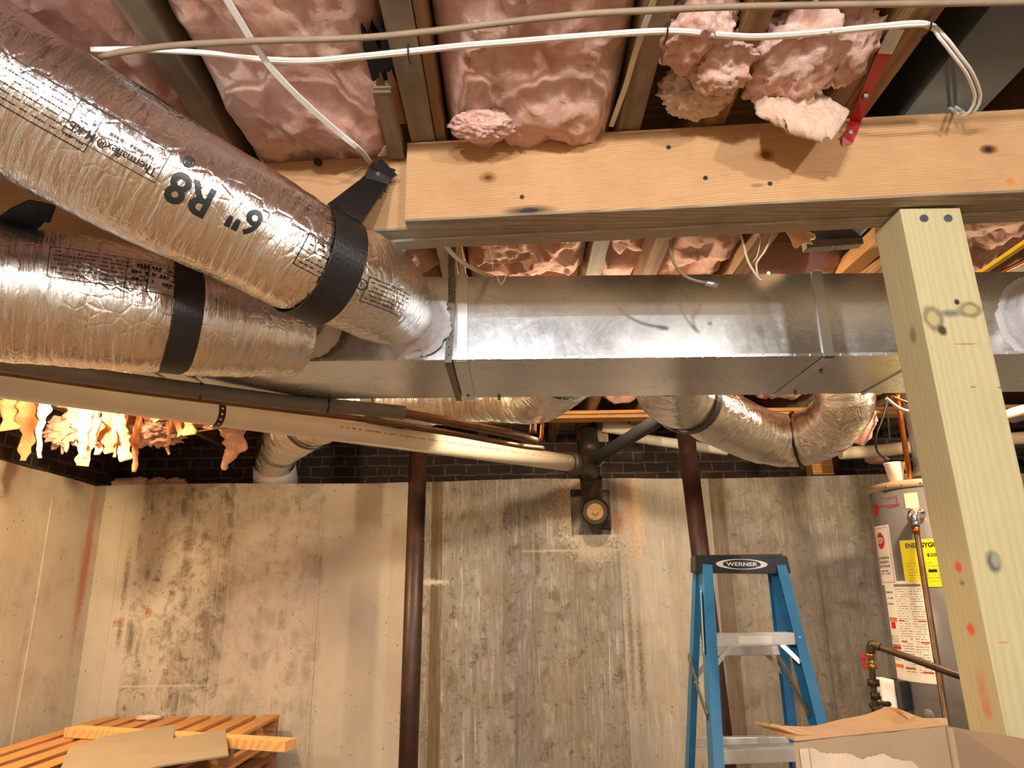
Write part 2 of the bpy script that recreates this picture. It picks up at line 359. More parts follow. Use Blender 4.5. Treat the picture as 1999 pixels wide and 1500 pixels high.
# insulation
def m_insul(name, a, b, c, sss=0.12):
    t = NT(name); v = t.pos()
    n1 = t.noise(v, 7, 5, 0.62, 1.2); n2 = t.noise(v, 26, 7, 0.72, 1.8); n3 = t.noise(v, 130, 5, 0.8, 2.5)
    col = t.mix(t.mapr(n1, 0.32, 0.68), a, b); col = t.mix(t.mapr(n2, 0.45, 0.75, 0, 0.75), col, c)
    col = t.mix(t.mapr(n3, 0.5, 0.8, 0, 0.35), col, [x*0.62 for x in a])
    h = t.math('ADD', t.math('MULTIPLY', n2, 0.7), t.math('MULTIPLY', n3, 0.3))
    return t.done(col, 0.95, 0, t.bump(h, 0.75, 0.012), spec=0.08, Subsurface_Weight=sss, Subsurface_Radius=(0.02, 0.009, 0.006), Subsurface_Scale=1.0, Sheen_Weight=0.25, Sheen_Roughness=0.6)
M_INS = m_insul('pink_fibreglass', srgb(226, 160, 140), srgb(243, 202, 184), srgb(252, 234, 222))
M_INS2 = m_insul('dusty_fibreglass', srgb(206, 150, 136), srgb(222, 176, 158), srgb(236, 208, 188))
M_INS4 = m_insul('bulb_tinted_fibreglass', srgb(206, 140, 96), srgb(226, 168, 118), srgb(240, 196, 146), 0.15)  # orange light of the left bulb put into the fibreglass colour
M_INS3 = m_insul('peach_fibreglass', srgb(226, 178, 154), srgb(240, 206, 180), srgb(246, 224, 200), 0.25)
# woods
M_JOIST = wood('old_joist_wood', srgb(116, 102, 84), srgb(150, 132, 110), 'Y', 55, 0.6, srgb(84, 76, 66))
M_JOISTB = wood('brown_joist_wood', srgb(122, 88, 58), srgb(164, 122, 82), 'Y', 30, 0.5, srgb(84, 64, 46))
M_SUB = wood('subfloor_wood', srgb(86, 66, 48), srgb(120, 92, 66), 'X', 20, 0.5)
M_HEAD = wood('header_wood', srgb(160, 112, 62), srgb(200, 150, 92), 'X', 30, 0.4, srgb(96, 74, 52))
M_CHAR = wood('charred_wood', (0.012, 0.012, 0.014), (0.03, 0.029, 0.03), 'Y', 40, 0.4, (0.06, 0.05, 0.045))
M_RUSTW = wood('splintered_wood', srgb(104, 70, 48), srgb(150, 104, 74), 'Y', 60, 0.4)
# metals
def m_galv(name, base=0.62, rough=0.22, smear=True):
    t = NT(name); v = t.pos()
    vo = t.n('ShaderNodeTexVoronoi'); t.t.links.new(v, vo.inputs['Vector']); vo.inputs['Scale'].default_value = 130
    n1 = t.noise(v, 9, 6, 0.7, 0.6)
    c = t.mix(vo.outputs['Color'], (base*0.97, base, base*1.03), (base*0.88, base*0.9, base*0.94))
    r = t.math('ADD', t.mapr(n1, 0.3, 0.7, rough-0.04, rough+0.05), t.math('MULTIPLY', t.noise(v, 300, 2), 0.05))
    if smear:
        sm = t.math('MULTIPLY', t.mapr(t.noise(t.pos((2, 2, 6)), 9, 8, 0.8, 2.0), 0.52, 0.78), t.mapr(t.noise(v, 2.5, 2), 0.45, 0.6))
        c = t.mix(t.math('MULTIPLY', sm, 0.35), c, (0.8, 0.82, 0.85)); r = t.math('ADD', r, t.math('MULTIPLY', sm, 0.12))
    nr = t.bump(t.noise(t.pos((1, 1, 1)), 4, 1), 0.03, 0.02)
    return t.done(c, r, 0.95, nr)
M_GALV = m_galv('galvanised_steel'); M_GALV2 = m_galv('cleat_steel', 0.7, 0.3, False)
def m_foil(name, tint=(0.86, 0.86, 0.88), amt=1.0, rough=0.13):
    t = NT(name); tc = t.n('ShaderNodeTexCoord'); mp = t.n('ShaderNodeMapping'); t.t.links.new(tc.outputs['UV'], mp.inputs[0]); mp.inputs['Scale'].default_value = (2.2, 22, 1)
    wr = t.noise(mp.outputs[0], 3.0, 5, 0.62, 1.0)
    mp2 = t.n('ShaderNodeMapping'); t.t.links.new(tc.outputs['UV'], mp2.inputs[0]); mp2.inputs['Scale'].default_value = (7, 60, 1); mp2.inputs['Rotation'].default_value = (0, 0, 0.05)
    wr2 = t.noise(mp2.outputs[0], 3.0, 4, 0.65, 0.8)
    p = t.pos(); cr = t.n('ShaderNodeTexVoronoi', feature='DISTANCE_TO_EDGE'); t.t.links.new(p, cr.inputs['Vector']); cr.inputs['Scale'].default_value = 38
    msk = t.mapr(t.noise(p, 5, 3), 0.4, 0.62)
    b = t.bump(wr, 0.30*amt, 0.012); b = t.bump(wr2, 0.16*amt, 0.004, b); b = t.bump(t.math('MULTIPLY', t.mapr(cr.outputs[0], 0, 0.12), msk), 0.15*amt, 0.006, b)
    # reinforcing scrim threads
    col = t.mix(t.mapr(t.noise(mp2.outputs[0], 6, 2), 0.55, 0.7), tint, [x*0.86 for x in tint])
    return t.done(col, t.mapr(t.noise(p, 30, 4), 0.3, 0.7, rough-0.03, rough+0.10), 1.0, b)
M_FOIL = m_foil('foil_jacket', (0.87, 0.87, 0.89), 1.35); M_FOIL2 = m_foil('foil_jacket_rear', (0.88, 0.87, 0.85), 1.7, 0.09)
M_INK = plain('black_ink', (0.01, 0.01, 0.012), 0.35)
M_MASTIC = plain('duct_mastic', srgb(206, 206, 214), 0.6, 0, 0.06, 30, 0.6, 120)
def m_strap():
    t = NT('black_webbing'); v = t.pos((1, 1, 1)); wv = t.n('ShaderNodeTexWave'); t.t.links.new(v, wv.inputs['Vector']); wv.inputs['Scale'].default_value = 160; wv.inputs['Distortion'].default_value = 3
    return t.done(t.mix(t.noise(v, 25, 4), (0.004, 0.004, 0.005), (0.013, 0.013, 0.017)), 0.42, 0, t.bump(wv.outputs[1], 0.4, 0.002), spec=0.6)
M_STRAP = m_strap()
M_PVC = plain('white_pvc', srgb(228, 225, 206), 0.38, 0, 0.05, 8, 0.05)
M_GREY = plain('grey_pipe', srgb(112, 108, 104), 0.5, 0.1, 0.15, 14, 0.1)
M_LALLY = plain('oxide_red_paint', srgb(74, 44, 38), 0.42, 0.1, 0.4, 9, 0.2)
t = NT('rusty_column'); v = t.pos(); n1 = t.noise(v, 14, 6, 0.7)
c = t.mix(t.mapr(n1, 0.45, 0.7), srgb(50, 32, 30), srgb(72, 44, 34)); fl = t.mapr(t.noise(v, 45, 5, 0.75), 0.64, 0.7)
c = t.mix(fl, c, srgb(120, 106, 92)); M_LALLY = t.done(c, 0.45, 0.0, t.bump(n1, 0.2, 0.004))
M_IRON = plain('cast_iron', srgb(58, 48, 38), 0.5, 0.5, 0.35, 18, 0.4)
M_COPPER = plain('copper', srgb(190, 112, 66), 0.28, 1.0, 0.2, 15)
M_COPDULL = plain('dull_copper', srgb(118, 92, 74), 0.4, 0.8, 0.25, 15)
M_BRASS = plain('brass', srgb(170, 136, 70), 0.35, 0.9, 0.15)
M_WHITE = plain('white_cable', srgb(232, 230, 224), 0.42, 0, 0.04, 20)
M_CREAM = plain('cream_cable', srgb(205, 192, 166), 0.5, 0, 0.1, 20)
M_BRNC = plain('old_grey_cable', srgb(142, 122, 100), 0.65, 0, 0.15, 20, 0.2)
M_BLACK = plain('black_plastic', (0.012, 0.012, 0.013), 0.4)
M_NAIL = plain('nail_steel', srgb(70, 62, 58), 0.5, 0.7, 0.3)
M_ZINC = plain('zinc_screw', srgb(120, 130, 140), 0.35, 0.9, 0.1)
M_SHINY = plain('bright_steel', (0.8, 0.8, 0.8), 0.15, 1.0, 0.05)
M_REDM = plain('red_painted_steel', srgb(170, 34, 34), 0.4, 0.0, 0.12)
M_BLUE = plain('blue_fibreglass', srgb(40, 112, 160), 0.42, 0, 0.14, 12, 0.05)
M_ALU = plain('aluminium', (0.72, 0.73, 0.75), 0.32, 0.9, 0.08, 20)
M_CARD = plain('cardboard', srgb(196, 152, 108), 0.85, 0, 0.07, 12, 0.12)
M_CARDG = plain('cardboard_inside', srgb(168, 142, 114), 0.9, 0, 0.06, 12, 0.12)
M_CARDT = plain('torn_cardboard', srgb(214, 190, 166), 0.95, 0, 0.08, 25, 0.3)
M_YEL = plain('yellow_sleeve', srgb(238, 200, 20), 0.5, 0, 0.06)
M_DUCTG = plain('dusty_blue_steel', srgb(84, 92, 102), 0.5, 0.5, 0.2, 6)
M_PAPER = plain('label_paper', srgb(236, 230, 218), 0.6, 0, 0.02)
M_LRED = plain('label_red', srgb(196, 30, 34), 0.5)
M_LYEL = plain('label_yellow', srgb(244, 226, 10), 0.5, 0, 0.02)
M_LORG = plain('label_orange', srgb(226, 120, 50), 0.5, 0, 0.02)
M_LGREY = plain('fine_print', srgb(120, 114, 110), 0.6)
M_TANK = plain('grey_enamel', srgb(124, 122, 122), 0.32, 0.35, 0.03, 4)
M_TANKTOP = plain('tan_enamel', srgb(186, 160, 132), 0.35, 0.2, 0.05)
M_CUP = plain('paper_cup', srgb(244, 236, 226), 0.6, 0, 0.02)
def emis(name, col, st):
    t = NT(name); return t.done(col, 0.5, Emission_Color=(*col, 1), Emission_Strength=st)
M_BULBW = emis('warm_bulb_glass', (1.0, 0.62, 0.28), 60); M_BULBC = emis('cool_bulb_glass', (0.88, 0.94, 1.0), 40)
# ---------------------------------------------------------------- setting
XL, XR, YB, YF = -2.29, 3.0, 4.0, -2.6
ZW = H+0.605; ZJ = H+0.88; ZS = H+1.07
bm = NB(); box(bm, (XL-0.3, YF-0.3, -0.1), (XR+0.3, YB+0.5, 0)); struct('floor', bm, M_FLOOR)
bm = NB(); box(bm, (XL-0.3, YF-0.3, ZS), (XR+0.3, YB+0.5, ZS+0.03)); struct('ceiling', bm, M_SUB)
def wtop(x, s): return ZW + 0.006*math.sin(x*3.1+s) + 0.005*noise.noise(Vector((x*4, s, 0)))
# back wall with the square niche for the cleanout
def wp2(px, py): q = PY(px, py, YB); return q.x, q.z
nx0, nz1 = wp2(1113, 958); nx1, nz0 = wp2(1194, 1044)
bm = NB(); xs = sorted([XL-0.3+i*(XR-XL+0.6)/60 for i in range(61)] + [nx0, nx1])
F = {}
for i, x in enumerate(xs):
    for j, z in enumerate((0, nz0, nz1, None)):
        zz = wtop(x, 1) if z is None else z; F[i, j] = bm.verts.new((x, YB, zz))
    F[i, 4] = bm.verts.new((x, YB+0.28, wtop(x, 2)))
for i in range(len(xs)-1):
    for j in range(4):
        if j == 1 and xs[i] >= nx0-1e-6 and xs[i+1] <= nx1+1e-6: continue
        bm.faces.new((F[i, j], F[i+1, j], F[i+1, j+1], F[i, j+1]))
dN = 0.13
ring = [Vector((nx0, YB, nz0)), Vector((nx1, YB, nz0)), Vector((nx1, YB, nz1)), Vector((nx0, YB, nz1))]
for a in range(4):
    p, q = ring[a], ring[(a+1) % 4]; bm.faces.new([bm.verts.new(k) for k in (p, q, q+Vector((0, dN, 0)), p+Vector((0, dN, 0)))])
bm.faces.new([bm.verts.new(k+Vector((0, dN, 0))) for k in ring])
for px in (250, 440, 632, 1005, 1205, 1570):                       # form board ridges
    x = PY(px, 940, YB).x
    pts = [(x+0.004*noise.noise(Vector((x*9, z*2.3, 1))), YB-0.001, z) for z in [0.02+k*0.045 for k in range(int((ZW-0.03)/0.045))]]
    ribbon(bm, pts, [Vector((0, -1, 0))]*len(pts), 0.016, 0.0035, [0.012+0.012*abs(noise.noise(Vector((x, z_*0.13, 5)))) for z_ in range(len(pts))])
struct('wall_back', bm, M_CONC, base=(0, YB, 0))
bm = NB(); box(bm, (XL-0.3, YB+0.281, 0), (XR+0.3, YB+0.48, ZS)); struct('wall_upper', bm, M_BRICK)
bm = NB(); ys = [YF + i*(YB-YF)/50 for i in range(51)]; L = []
for y in ys:
    zt = ZW - 0.02 + 0.012*math.sin(y*2.3) + 0.01*noise.noise(Vector((y*4, 0, 3)))
    L.append([bm.verts.new((XL, y, 0)), bm.verts.new((XL, y, zt)), bm.verts.new((XL-0.28, y, zt))])
for A, B in zip(L, L[1:]):
    for k in range(2): bm.faces.new((A[k], A[k+1], B[k+1], B[k]))
for y in (3.55, 3.0):
    pts = [(XL+0.001, y+0.004*math.sin(z*5), z) for z in [0.02+k*0.05 for k in range(42)]]; ribbon(bm, pts, [Vector((1, 0, 0))]*len(pts), 0.014, 0.003)
struct('wall_left', bm, M_CONC2, base=(XL, 0, 0))
bm = NB(); box(bm, (XL-0.3, YF-0.3, ZW-0.1), (XL-0.06, YB+0.28, ZS)); struct('wall_left_upper', bm, M_BRICKS)
bm = NB(); box(bm, (XR, YF-0.2, 0), (XR+0.2, YB, ZS)); struct('wall_right', bm, M_CONC2)
bm = NB(); box(bm, (XL-0.3, YF-0.2, 0), (XR+0.3, YF, ZS)); struct('wall_front', bm, M_CONC2)
# ---------------------------------------------------------------- ceiling joists and header
JX = [(-2.22, -2.18, 'along the left wall'), (-1.80, -1.76, 'above the leftmost hanging fibreglass'), (-1.40, -1.36, 'behind the silver ducts, far left'), (-1.0, -0.96, 'crossing above the silver duct, upper left'),
      (-0.605, -0.56, 'at top left, right behind the upper silver duct'), (-0.198, -0.149, 'at top, above the sawn beam end beside charred wood'),
      (0.218, 0.262, 'at top, with a pale cable stapled along it'), (0.385, 0.425, 'short span between two torn pink tufts'), (0.645, 0.695, 'with the red steel strap screwed to it'),
      (1.06, 1.10, 'right of the grey-blue duct box'), (1.46, 1.50, 'beyond the timber post, far right'), (1.86, 1.90, 'over the water heater'), (2.26, 2.30, 'right of the water heater')]
for i, (a, b, s) in enumerate(JX):
    bm = NB(); box(bm, (a, -2.5, ZJ), (b, 4.27, ZS-0.002), 0.003)
    tag(obj('ceiling_joist', bm, M_JOISTB if i in (7, 8, 9) else M_JOIST), 'rough old wooden floor joist '+s, 'joist', 'floor joists overhead')
bm = NB(); box(bm, (XL+0.02, 3.50, H+0.862), (XR-0.02, 3.66, H+0.879), 0.003); box(bm, (XL+0.02, 3.52, H+0.845), (XR-0.02, 3.62, H+0.862), 0.002)
tag(obj('header_beam', bm, M_HEAD), 'long brown timber header across the joists near the back wall', 'beam')
# scabs on the third joist
bm = NB(); bar(bm, PZ(746, 172, ZJ-0.002), PZ(776, 296, ZJ-0.002), 0.032, 0.036, Vector((0, 0, 1)), 0.004)
tag(obj('joist_scrap', bm, M_JOIST), 'short sooty wooden block stub nailed left of the charred joist', 'wood block')
def splinter(name, x0, x1, y0, y1, z0, z1, m, lab):
    bm = NB(); n = 9; A = []
    for k in range(n+1):
        x = x0+(x1-x0)*k/n; yy = y0 + abs(noise.noise(Vector((x*90, 3.7, y0))))*0.16
        A.append([bm.verts.new(q) for q in ((x, yy, z0), (x, y1, z0), (x, y1, z1), (x, yy+0.02, z1))])
    for p, q in zip(A, A[1:]):
        for k in range(4): bm.faces.new((p[k], p[(k+1) % 4], q[(k+1) % 4], q[k]))
    bm.faces.new(A[0][::-1]); bm.faces.new(A[-1]); tag(obj(name, bm, m), lab, 'wood block')
splinter('charred_board', -0.246, -0.2005, 0.95, 1.19, H+0.895, H+1.02, M_CHAR, 'burnt black board against the joist above the sawn beam end')
splinter('splintered_board', -0.238, -0.2, 1.04, 1.195, H+0.883, H+0.894, M_RUSTW, 'reddish splintered wood strip under the burnt board')
bm = NB(); box(bm, (-0.1475, 0.3, ZJ+0.006), (-0.129, 1.9, ZS-0.01), 0.002); tag(obj('sister_board', bm, M_JOISTB), 'thin tan board nailed along the right side of the joist beside the charred wood', 'board')
# ---------------------------------------------------------------- main beam
def bY(x): return 1.245 - 0.068*(x+0.2)
def beamY(px, py): # point on front face of near ply
    d = ray(px, py); s_ = 1.25/d.y
    for _ in range(6): s_ = bY(d.x*s_)/d.y
    return CAM + d*s_
beam_spots = []
def bs(px, py, rx, rz, c, sf=0.3): q = beamY(px, py); beam_spots.append((q.x, q.y, q.z, rx, 0.02, rz, c, sf))
bs(953, 347, .016, .012, srgb(150, 104, 60)); bs(953, 347, .007, .005, srgb(96, 60, 34)); bs(1493, 303, .018, .014, srgb(158, 108, 56)); bs(1493, 303, .009, .007, srgb(110, 76, 50))
bs(1033, 411, .04, .008, srgb(46, 44, 46), 0.6); bs(1930, 292, .014, .010, srgb(110, 70, 40)); bs(1930, 292, .006, .005, srgb(40, 28, 22)); bs(1972, 355, .008, .008, srgb(205, 130, 60)); bs(1478, 362, .012, .004, srgb(140, 120, 100))
M_BEAM = wood('beam_timber', srgb(176, 132, 90), srgb(210, 170, 124), 'X', 75, 0.35, srgb(150, 112, 76), 0.7, beam_spots)
M_BEAMG = wood('weathered_beam_timber', srgb(146, 134, 116), srgb(182, 168, 146), 'X', 60, 0.6, srgb(112, 100, 86))
tb = thing('timber_beam', 'long built-up timber beam with square sawn left end, carried by the pale post', 'beam', Vector((1.0, 1.25, H+0.695)))
def ply(x0, x1, y0, y1, z0, z1, m):
    bm = NB(); n = 30; A = []
    ang = -0.068
    for k in range(n+1):
        x = x0+(x1-x0)*k/n; dy = ang*(x+0.2); wz = 0.0015*noise.noise(Vector((x*5, y0*9, z0)))
        A.append([bm.verts.new(q) for q in ((x, y0+dy, z0+wz+0.003), (x, y0+dy+0.003, z0+wz), (x, y1+dy-0.001, z0+wz), (x, y1+dy-0.001, z1), (x, y0+dy+0.003, z1+wz), (x, y0+dy, z1+wz-0.003))])
    for p, q in zip(A, A[1:]):
        for k in range(6): bm.faces.new((p[k], p[(k+1) % 6], q[(k+1) % 6], q[k]))
    bm.faces.new(A[0][::-1]); bm.faces.new(A[-1])
    for f in bm.faces:
        if all(abs(v.co.z-z0) < 0.006 for v in f.verts): f.material_index = 1
    return obj('ply', bm, [m, M_BEAMG], tb)
ply(-0.205, XR-0.03, 1.245, 1.285, H+0.70, H+0.878, M_BEAM)
ply(-2.2, XR-0.03, 1.286, 1.326, H+0.705, H+0.878, M_BEAM)
ply(-2.2, XR-0.03, 1.327, 1.367, H+0.70, H+0.876, M_BEAMG)
for px, py in ((1019, 385), (1305, 288), (1377, 348), (1503, 359)):
    q = beamY(px, py); bm = NB(); cyl(bm, q+Vector((0, 0.006, 0)), q-Vector((0, 0.0015, 0)), 0.0045, n=12); obj('nail_head', bm, M_NAIL, tb)
q = PY(622, 322, 1.302); bm = NB(); cyl(bm, q+Vector((0.0, 0.004, 0)), q+Vector((0.002, -0.012, -0.002)), 0.0025, n=8); cyl(bm, q+Vector((0.002, -0.012, -0.002)), q+Vector((0.003, -0.014, -0.002)), 0.009, n=14)
obj('bent_nail', bm, M_NAIL, tb)
# ---------------------------------------------------------------- post
post_spots = []
PT = Vector((0.75, 1.222, H+0.698)); LEAN = Vector((0.032, 0.0, -2.298))/2.298; PW = 0.116; PD = 0.098
def postF(px, py):
    d = ray(px, py); return CAM + d*(1.222/d.y)
def ps(px, py, rx, rz, c, sf=0.3, y=None, ryy=0.011):
    q = postF(px, py) if y is None else PY(px, py, y); post_spots.append((q.x, q.y, q.z, rx, 0.03 if y is None else ryy, rz, c, sf))
for a in ((1893, 605, .020, .014), (1822, 622, .016, .022)): ps(*a, srgb(92, 78, 56)); ps(a[0], a[1], a[2]*.72, a[3]*.72, srgb(186, 168, 122))
ps(1855, 612, .02, .006, srgb(120, 116, 106), 0.6); ps(1868, 590, .005, .006, srgb(52, 44, 40)); ps(1840, 645, .008, .010, srgb(70, 60, 44)); ps(1940, 1097, .012, .017, srgb(96, 100, 92)); ps(1944, 1093, .008, .012, srgb(150, 150, 130)); ps(1874, 1139, .003, .006, srgb(60, 52, 40), 0.3, 1.26)
ps(1894, 1107, .05, .010, srgb(226, 104, 70), 0.25, 1.26); ps(1917, 1229, .05, .010, srgb(226, 104, 70), 0.25, 1.26); ps(1941, 1385, .05, .012, srgb(214, 128, 96), 0.7, 1.26); ps(1935, 1345, .05, .025, srgb(200, 150, 110), 0.8, 1.26)
ps(1885, 672, .02, .0015, srgb(170, 128, 70), 0.5); ps(1958, 1255, .008, .001, srgb(190, 120, 90), 0.5); ps(1900, 756, .006, .001, srgb(90, 100, 110), 0.4); ps(1955, 757, .006, .0015, srgb(90, 100, 110), 0.4); ps(1762, 655, .05, .016, srgb(150, 130, 96), 0.4, 1.26); ps(1822, 760, .003, .04, srgb(180, 150, 90), 0.5)
M_POST = wood('treated_pine', srgb(188, 175, 132), srgb(210, 199, 160), 'Z', 40, 0.12, srgb(150, 140, 96), 0.72, post_spots, 0.4)
pt = thing('wooden_post', 'pale greenish treated timber post under the beam with dark knots and orange dots', 'post', PT+LEAN*2.298)
bm = NB(); r = box(bm, (0, 0, -2.298), (PW, PD, 0), 0.003)
for v in bm.verts: v.co = PT + Vector((v.co.x, v.co.y, 0)) + LEAN*(-v.co.z)
obj('post_shaft', bm, M_POST, pt, base=PT)
for px in (1803, 1850):
    q = PY(px, 427, 1.222); bm = NB(); cyl(bm, q, q-Vector((0, 0.003, 0)), 0.0075, n=20); cyl(bm, q-Vector((0, 0.003, 0)), q-Vector((0, 0.0045, 0)), 0.0035, n=6); obj('screw', bm, M_ZINC, pt)
# ---------------------------------------------------------------- sheet metal trunk duct
DT, DB, DY, DD = H+0.766, H+0.545, 1.65, 0.35
def dy(x): return DY + 0.012*x
TX0 = P(232, 715, 1.75).x
td = thing('sheet_metal_duct', 'long galvanised rectangular trunk duct hung under the joists across the room', 'duct', Vector((0.4, DY+0.17, DB)))
def section(x0, x1, name='duct_section', sag=0.0):
    bm = NB(); n = 24; A = []
    for k in range(n+1):
        x = x0+(x1-x0)*k/n; y = dy(x); bl = 0.004*math.sin(math.pi*k/n)
        A.append([bm.verts.new(q) for q in ((x, y-bl*0.3, DT), (x, y-bl, (DT+DB)/2), (x, y, DB), (x, y+DD/2, DB-bl), (x, y+DD, DB), (x, y+DD, DT))])
    for p, q in zip(A, A[1:]):
        for k in range(6): bm.faces.new((p[k], p[(k+1) % 6], q[(k+1) % 6], q[k]))
    bm.faces.new(A[0][::-1]); bm.faces.new(A[-1]); return obj(name, bm, M_GALV, td)
XJ1 = P(902, 620, 1.75).x; XJ2 = P(1614, 620, 1.75).x
section(TX0, XJ1-0.001); section(XJ1+0.001, XJ2-0.001); section(XJ2+0.001, XR-0.05)
def cleat(x, w_=0.03, bottom=True, nm='drive_cleat'):
    bm = NB(); y = dy(x)
    box(bm, (x-w_/2, y-0.006, DB-0.006), (x+w_/2, y, DT+0.004), 0.001); box(bm, (x-w_/2, y-0.006, DB-0.006), (x+w_/2, y+DD+0.006, DB-0.001), 0.001); box(bm, (x-w_/2, y+DD, DB-0.004), (x+w_/2, y+DD+0.005, DT), 0.001)
    obj(nm, bm, M_GALV2, td)
cleat(XJ1, 0.026); cleat(XJ2, 0.026)
for x in (TX0+0.06, TX0+0.14, P(1770, 735, 1.85).x):
    bm = NB(); box(bm, (x-0.006, dy(x)+0.001, DB-0.005), (x+0.006, dy(x)+DD, DB-0.001), 0.001); obj('seam', bm, M_GALV2, td)
bm = NB(); n = 90    # folded lower lock seam, slightly ragged
for k in range(n):
    x0 = TX0+0.5+(XR-0.1-TX0-0.5)*k/n; x1 = TX0+0.5+(XR-0.1-TX0-0.5)*(k+0.86)/n; y = dy(x0)
    box(bm, (x0, y-0.0045, DB-0.001+0.001*random.random()), (x1, y-0.001, DB+0.0065+0.001*random.random()))
obj('lock_seam', bm, M_GALV2, td)
for px, py in ((1603, 725), (1553, 768), (974, 777), (914, 770)):
    q = PZ(px, py, DB-0.003); bm = NB(); cyl(bm, q+Vector((0, 0, 0.003)), q-Vector((0, 0, 0.005)), 0.005, n=8); obj('screw', bm, M_ZINC if px != 914 else M_NAIL, td)
# perforated hanger strap
q0 = P(876, 542, 1.74); q1 = P(876, 706, 1.74)
bm = NB(); x = q0.x; y = dy(x)-0.0085; pts = [(x+0.004, y+0.02, ZJ-0.001), (x+0.003, y, DT+0.03), (x+0.004*1, y, DT-0.08), (x-0.003, y, DB-0.009), (x-0.003, y+0.02, DB-0.011), (x-0.003, dy(x)+DD, DB-0.009)]
ribbon(bm, [Vector(p) for p in pts], [Vector((0, -1, 0))]*4 + [Vector((0, 0, -1))]*2, 0.017, 0.0007)
hs = tag(obj('hanger_strap', bm, plain('worn_hanger_steel', srgb(120, 116, 108), 0.5, 0.7, 0.4, 60)), 'narrow perforated metal hanger strap wrapped around the trunk duct', 'strap')
bm = NB()
for k in range(11): cyl(bm, Vector((x-0.002, y-0.0009, DB+0.01+k*0.02)), Vector((x-0.002, y-0.0013, DB+0.01+k*0.02)), 0.0024, n=8)
obj('strap_holes', bm, M_BLACK, hs)
# ---------------------------------------------------------------- insulation batts
def fbm(p, o=4):
    s_ = 0; a = 1.0; f = 1.0
    for _ in range(o): s_ += a*noise.noise(p*f); a *= 0.5; f *= 2.1
    return s_
def puff(p, o=4):
    s_ = 0; a = 1.0; f = 1.0
    for _ in range(o): s_ += a*(0.45-abs(noise.noise(p*f))*1.6); a *= 0.42; f *= 2.05
    return s_
def batt(x0, x1, y0, y1, z, amp, label, m=None, res=0.012, seed=0, sag=None):
    bm = NB(); nx = max(6, int((x1-x0)/res)); ny = int((y1-y0)/res); G = []
    for j in range(ny+1):
        y = y0+(y1-y0)*j/ny; R_ = []
        for i in range(nx+1):
            x = x0+(x1-x0)*i/nx; u = 2*i/nx-1; v = 2*j/ny-1
            q = Vector((x*8+seed, y*6.0, seed*1.7)); wq = q + Vector((fbm(q*1.3+Vector((9, 0, 0)), 3), fbm(q*1.3, 3), 0))*0.55
            h = 0.8*puff(wq, 4)+0.5*fbm(q*0.8+Vector((2, 2, 9)), 4)
            edge = max(0, 1-abs(u)**6)*max(0, 1-abs(v)**40)
            dz = -(amp*(0.55+0.75*h))*edge + (1-edge)*0.03
            if sag: dz -= sag(x, y)*edge
            sx = 0.010*fbm(q*2.2, 3)*edge
            zz_ = z+dz
            if y < 1.06: zz_ = max(zz_, ZJ-0.010+0.3*min(0, zz_-ZJ+0.010))
            R_.append(bm.verts.new((x+sx, y+0.012*fbm(q*2.2+Vector((4, 4, 4)), 3), zz_)))
        G.append(R_)
    for j in range(ny):
        for i in range(nx): f = bm.faces.new((G[j][i], G[j][i+1], G[j+1][i+1], G[j+1][i])); f.smooth = True
    # upper skin so the batt has body
    T = [[bm.verts.new((g.co.x, g.co.y, ZS-0.004)) for g in (R_[0], R_[-1])] for R_ in (G[0], G[-1])]
    bm.faces.new((T[0][0], T[0][1], T[1][1], T[1][0]))
    bm.faces.new([T[0][0]]+G[0]+[T[0][1]]); bm.faces.new([T[1][1]]+G[-1][::-1]+[T[1][0]])
    bm.faces.new([T[1][0]]+[r[0] for r in G[::-1]]+[T[0][0]]); bm.faces.new([T[0][1]]+[r[-1] for r in G]+[T[1][1]])
    return tag(obj('insulation_batt', bm, m or M_INS), label, 'insulation', 'pink fibreglass batts between the joists')
bays = [(-2.18, -1.80, 'farthest left bay behind the hanging orange-lit shreds'), (-1.76, -1.40, 'left bay above the lit bulb'), (-1.36, -1.0, 'bay above the lower silver duct'),
        (-0.96, -0.605, 'bay at the top left corner above the silver duct'), (-0.56, -0.208, 'wide bay crossed by the diagonal white cable'), (-0.127, 0.218, 'wide bay over the end of the front beam'),
        (0.262, 0.385, 'narrow bay with the pale fluffy lump'), (0.425, 0.645, 'bay beside the red steel strap'), (1.10, 1.46, 'bay right of the timber post'), (1.50, 1.86, 'bay over the water heater'), (0.695, 1.06, 'bay behind the beam beside the post'), (1.90, 2.26, 'far right bay')]
for i, (a, b, s) in enumerate(bays):
    near = -0.98 < a < 0.7
    z = ZJ+0.045; amp = 0.050
    if i in (6, 7): z = ZJ+0.075; amp = 0.06
    if i == 4 or i == 5: z = ZJ+0.035
    y0n, y1n = 0.25, 1.95
    if i in (6, 7): y1n = 1.10
    if i == 10:
        batt(a+0.003, b-0.003, 1.95, 3.46, ZJ+0.09, 0.06, 'pink fibreglass batt, '+s, M_INS2, 0.03, i*3.1); continue
    lab = 'pink fibreglass batt in the '+s
    if near:
        sg = (lambda x, y: 0.035*max(0, 1-((y-1.16)/0.12)**2)) if i in (4, 5) else None
        batt(a+0.003, b-0.003, y0n, y1n, z, amp, 'near pink batt, '+s, None, 0.0095, i*3.1, sg)
        batt(a+0.003, b-0.003, y1n+0.06 if i not in (6, 7) else 1.5, 3.46, ZJ+0.06, 0.06, 'dusty batt beyond the beam, '+s, M_INS2, 0.022, i*3.1+1)
    else:
        batt(a+0.003, b-0.003, 1.5, 3.46, ZJ+0.06, 0.07, lab, M_INS3 if i < 3 else M_INS2, 0.022, i*3.1)
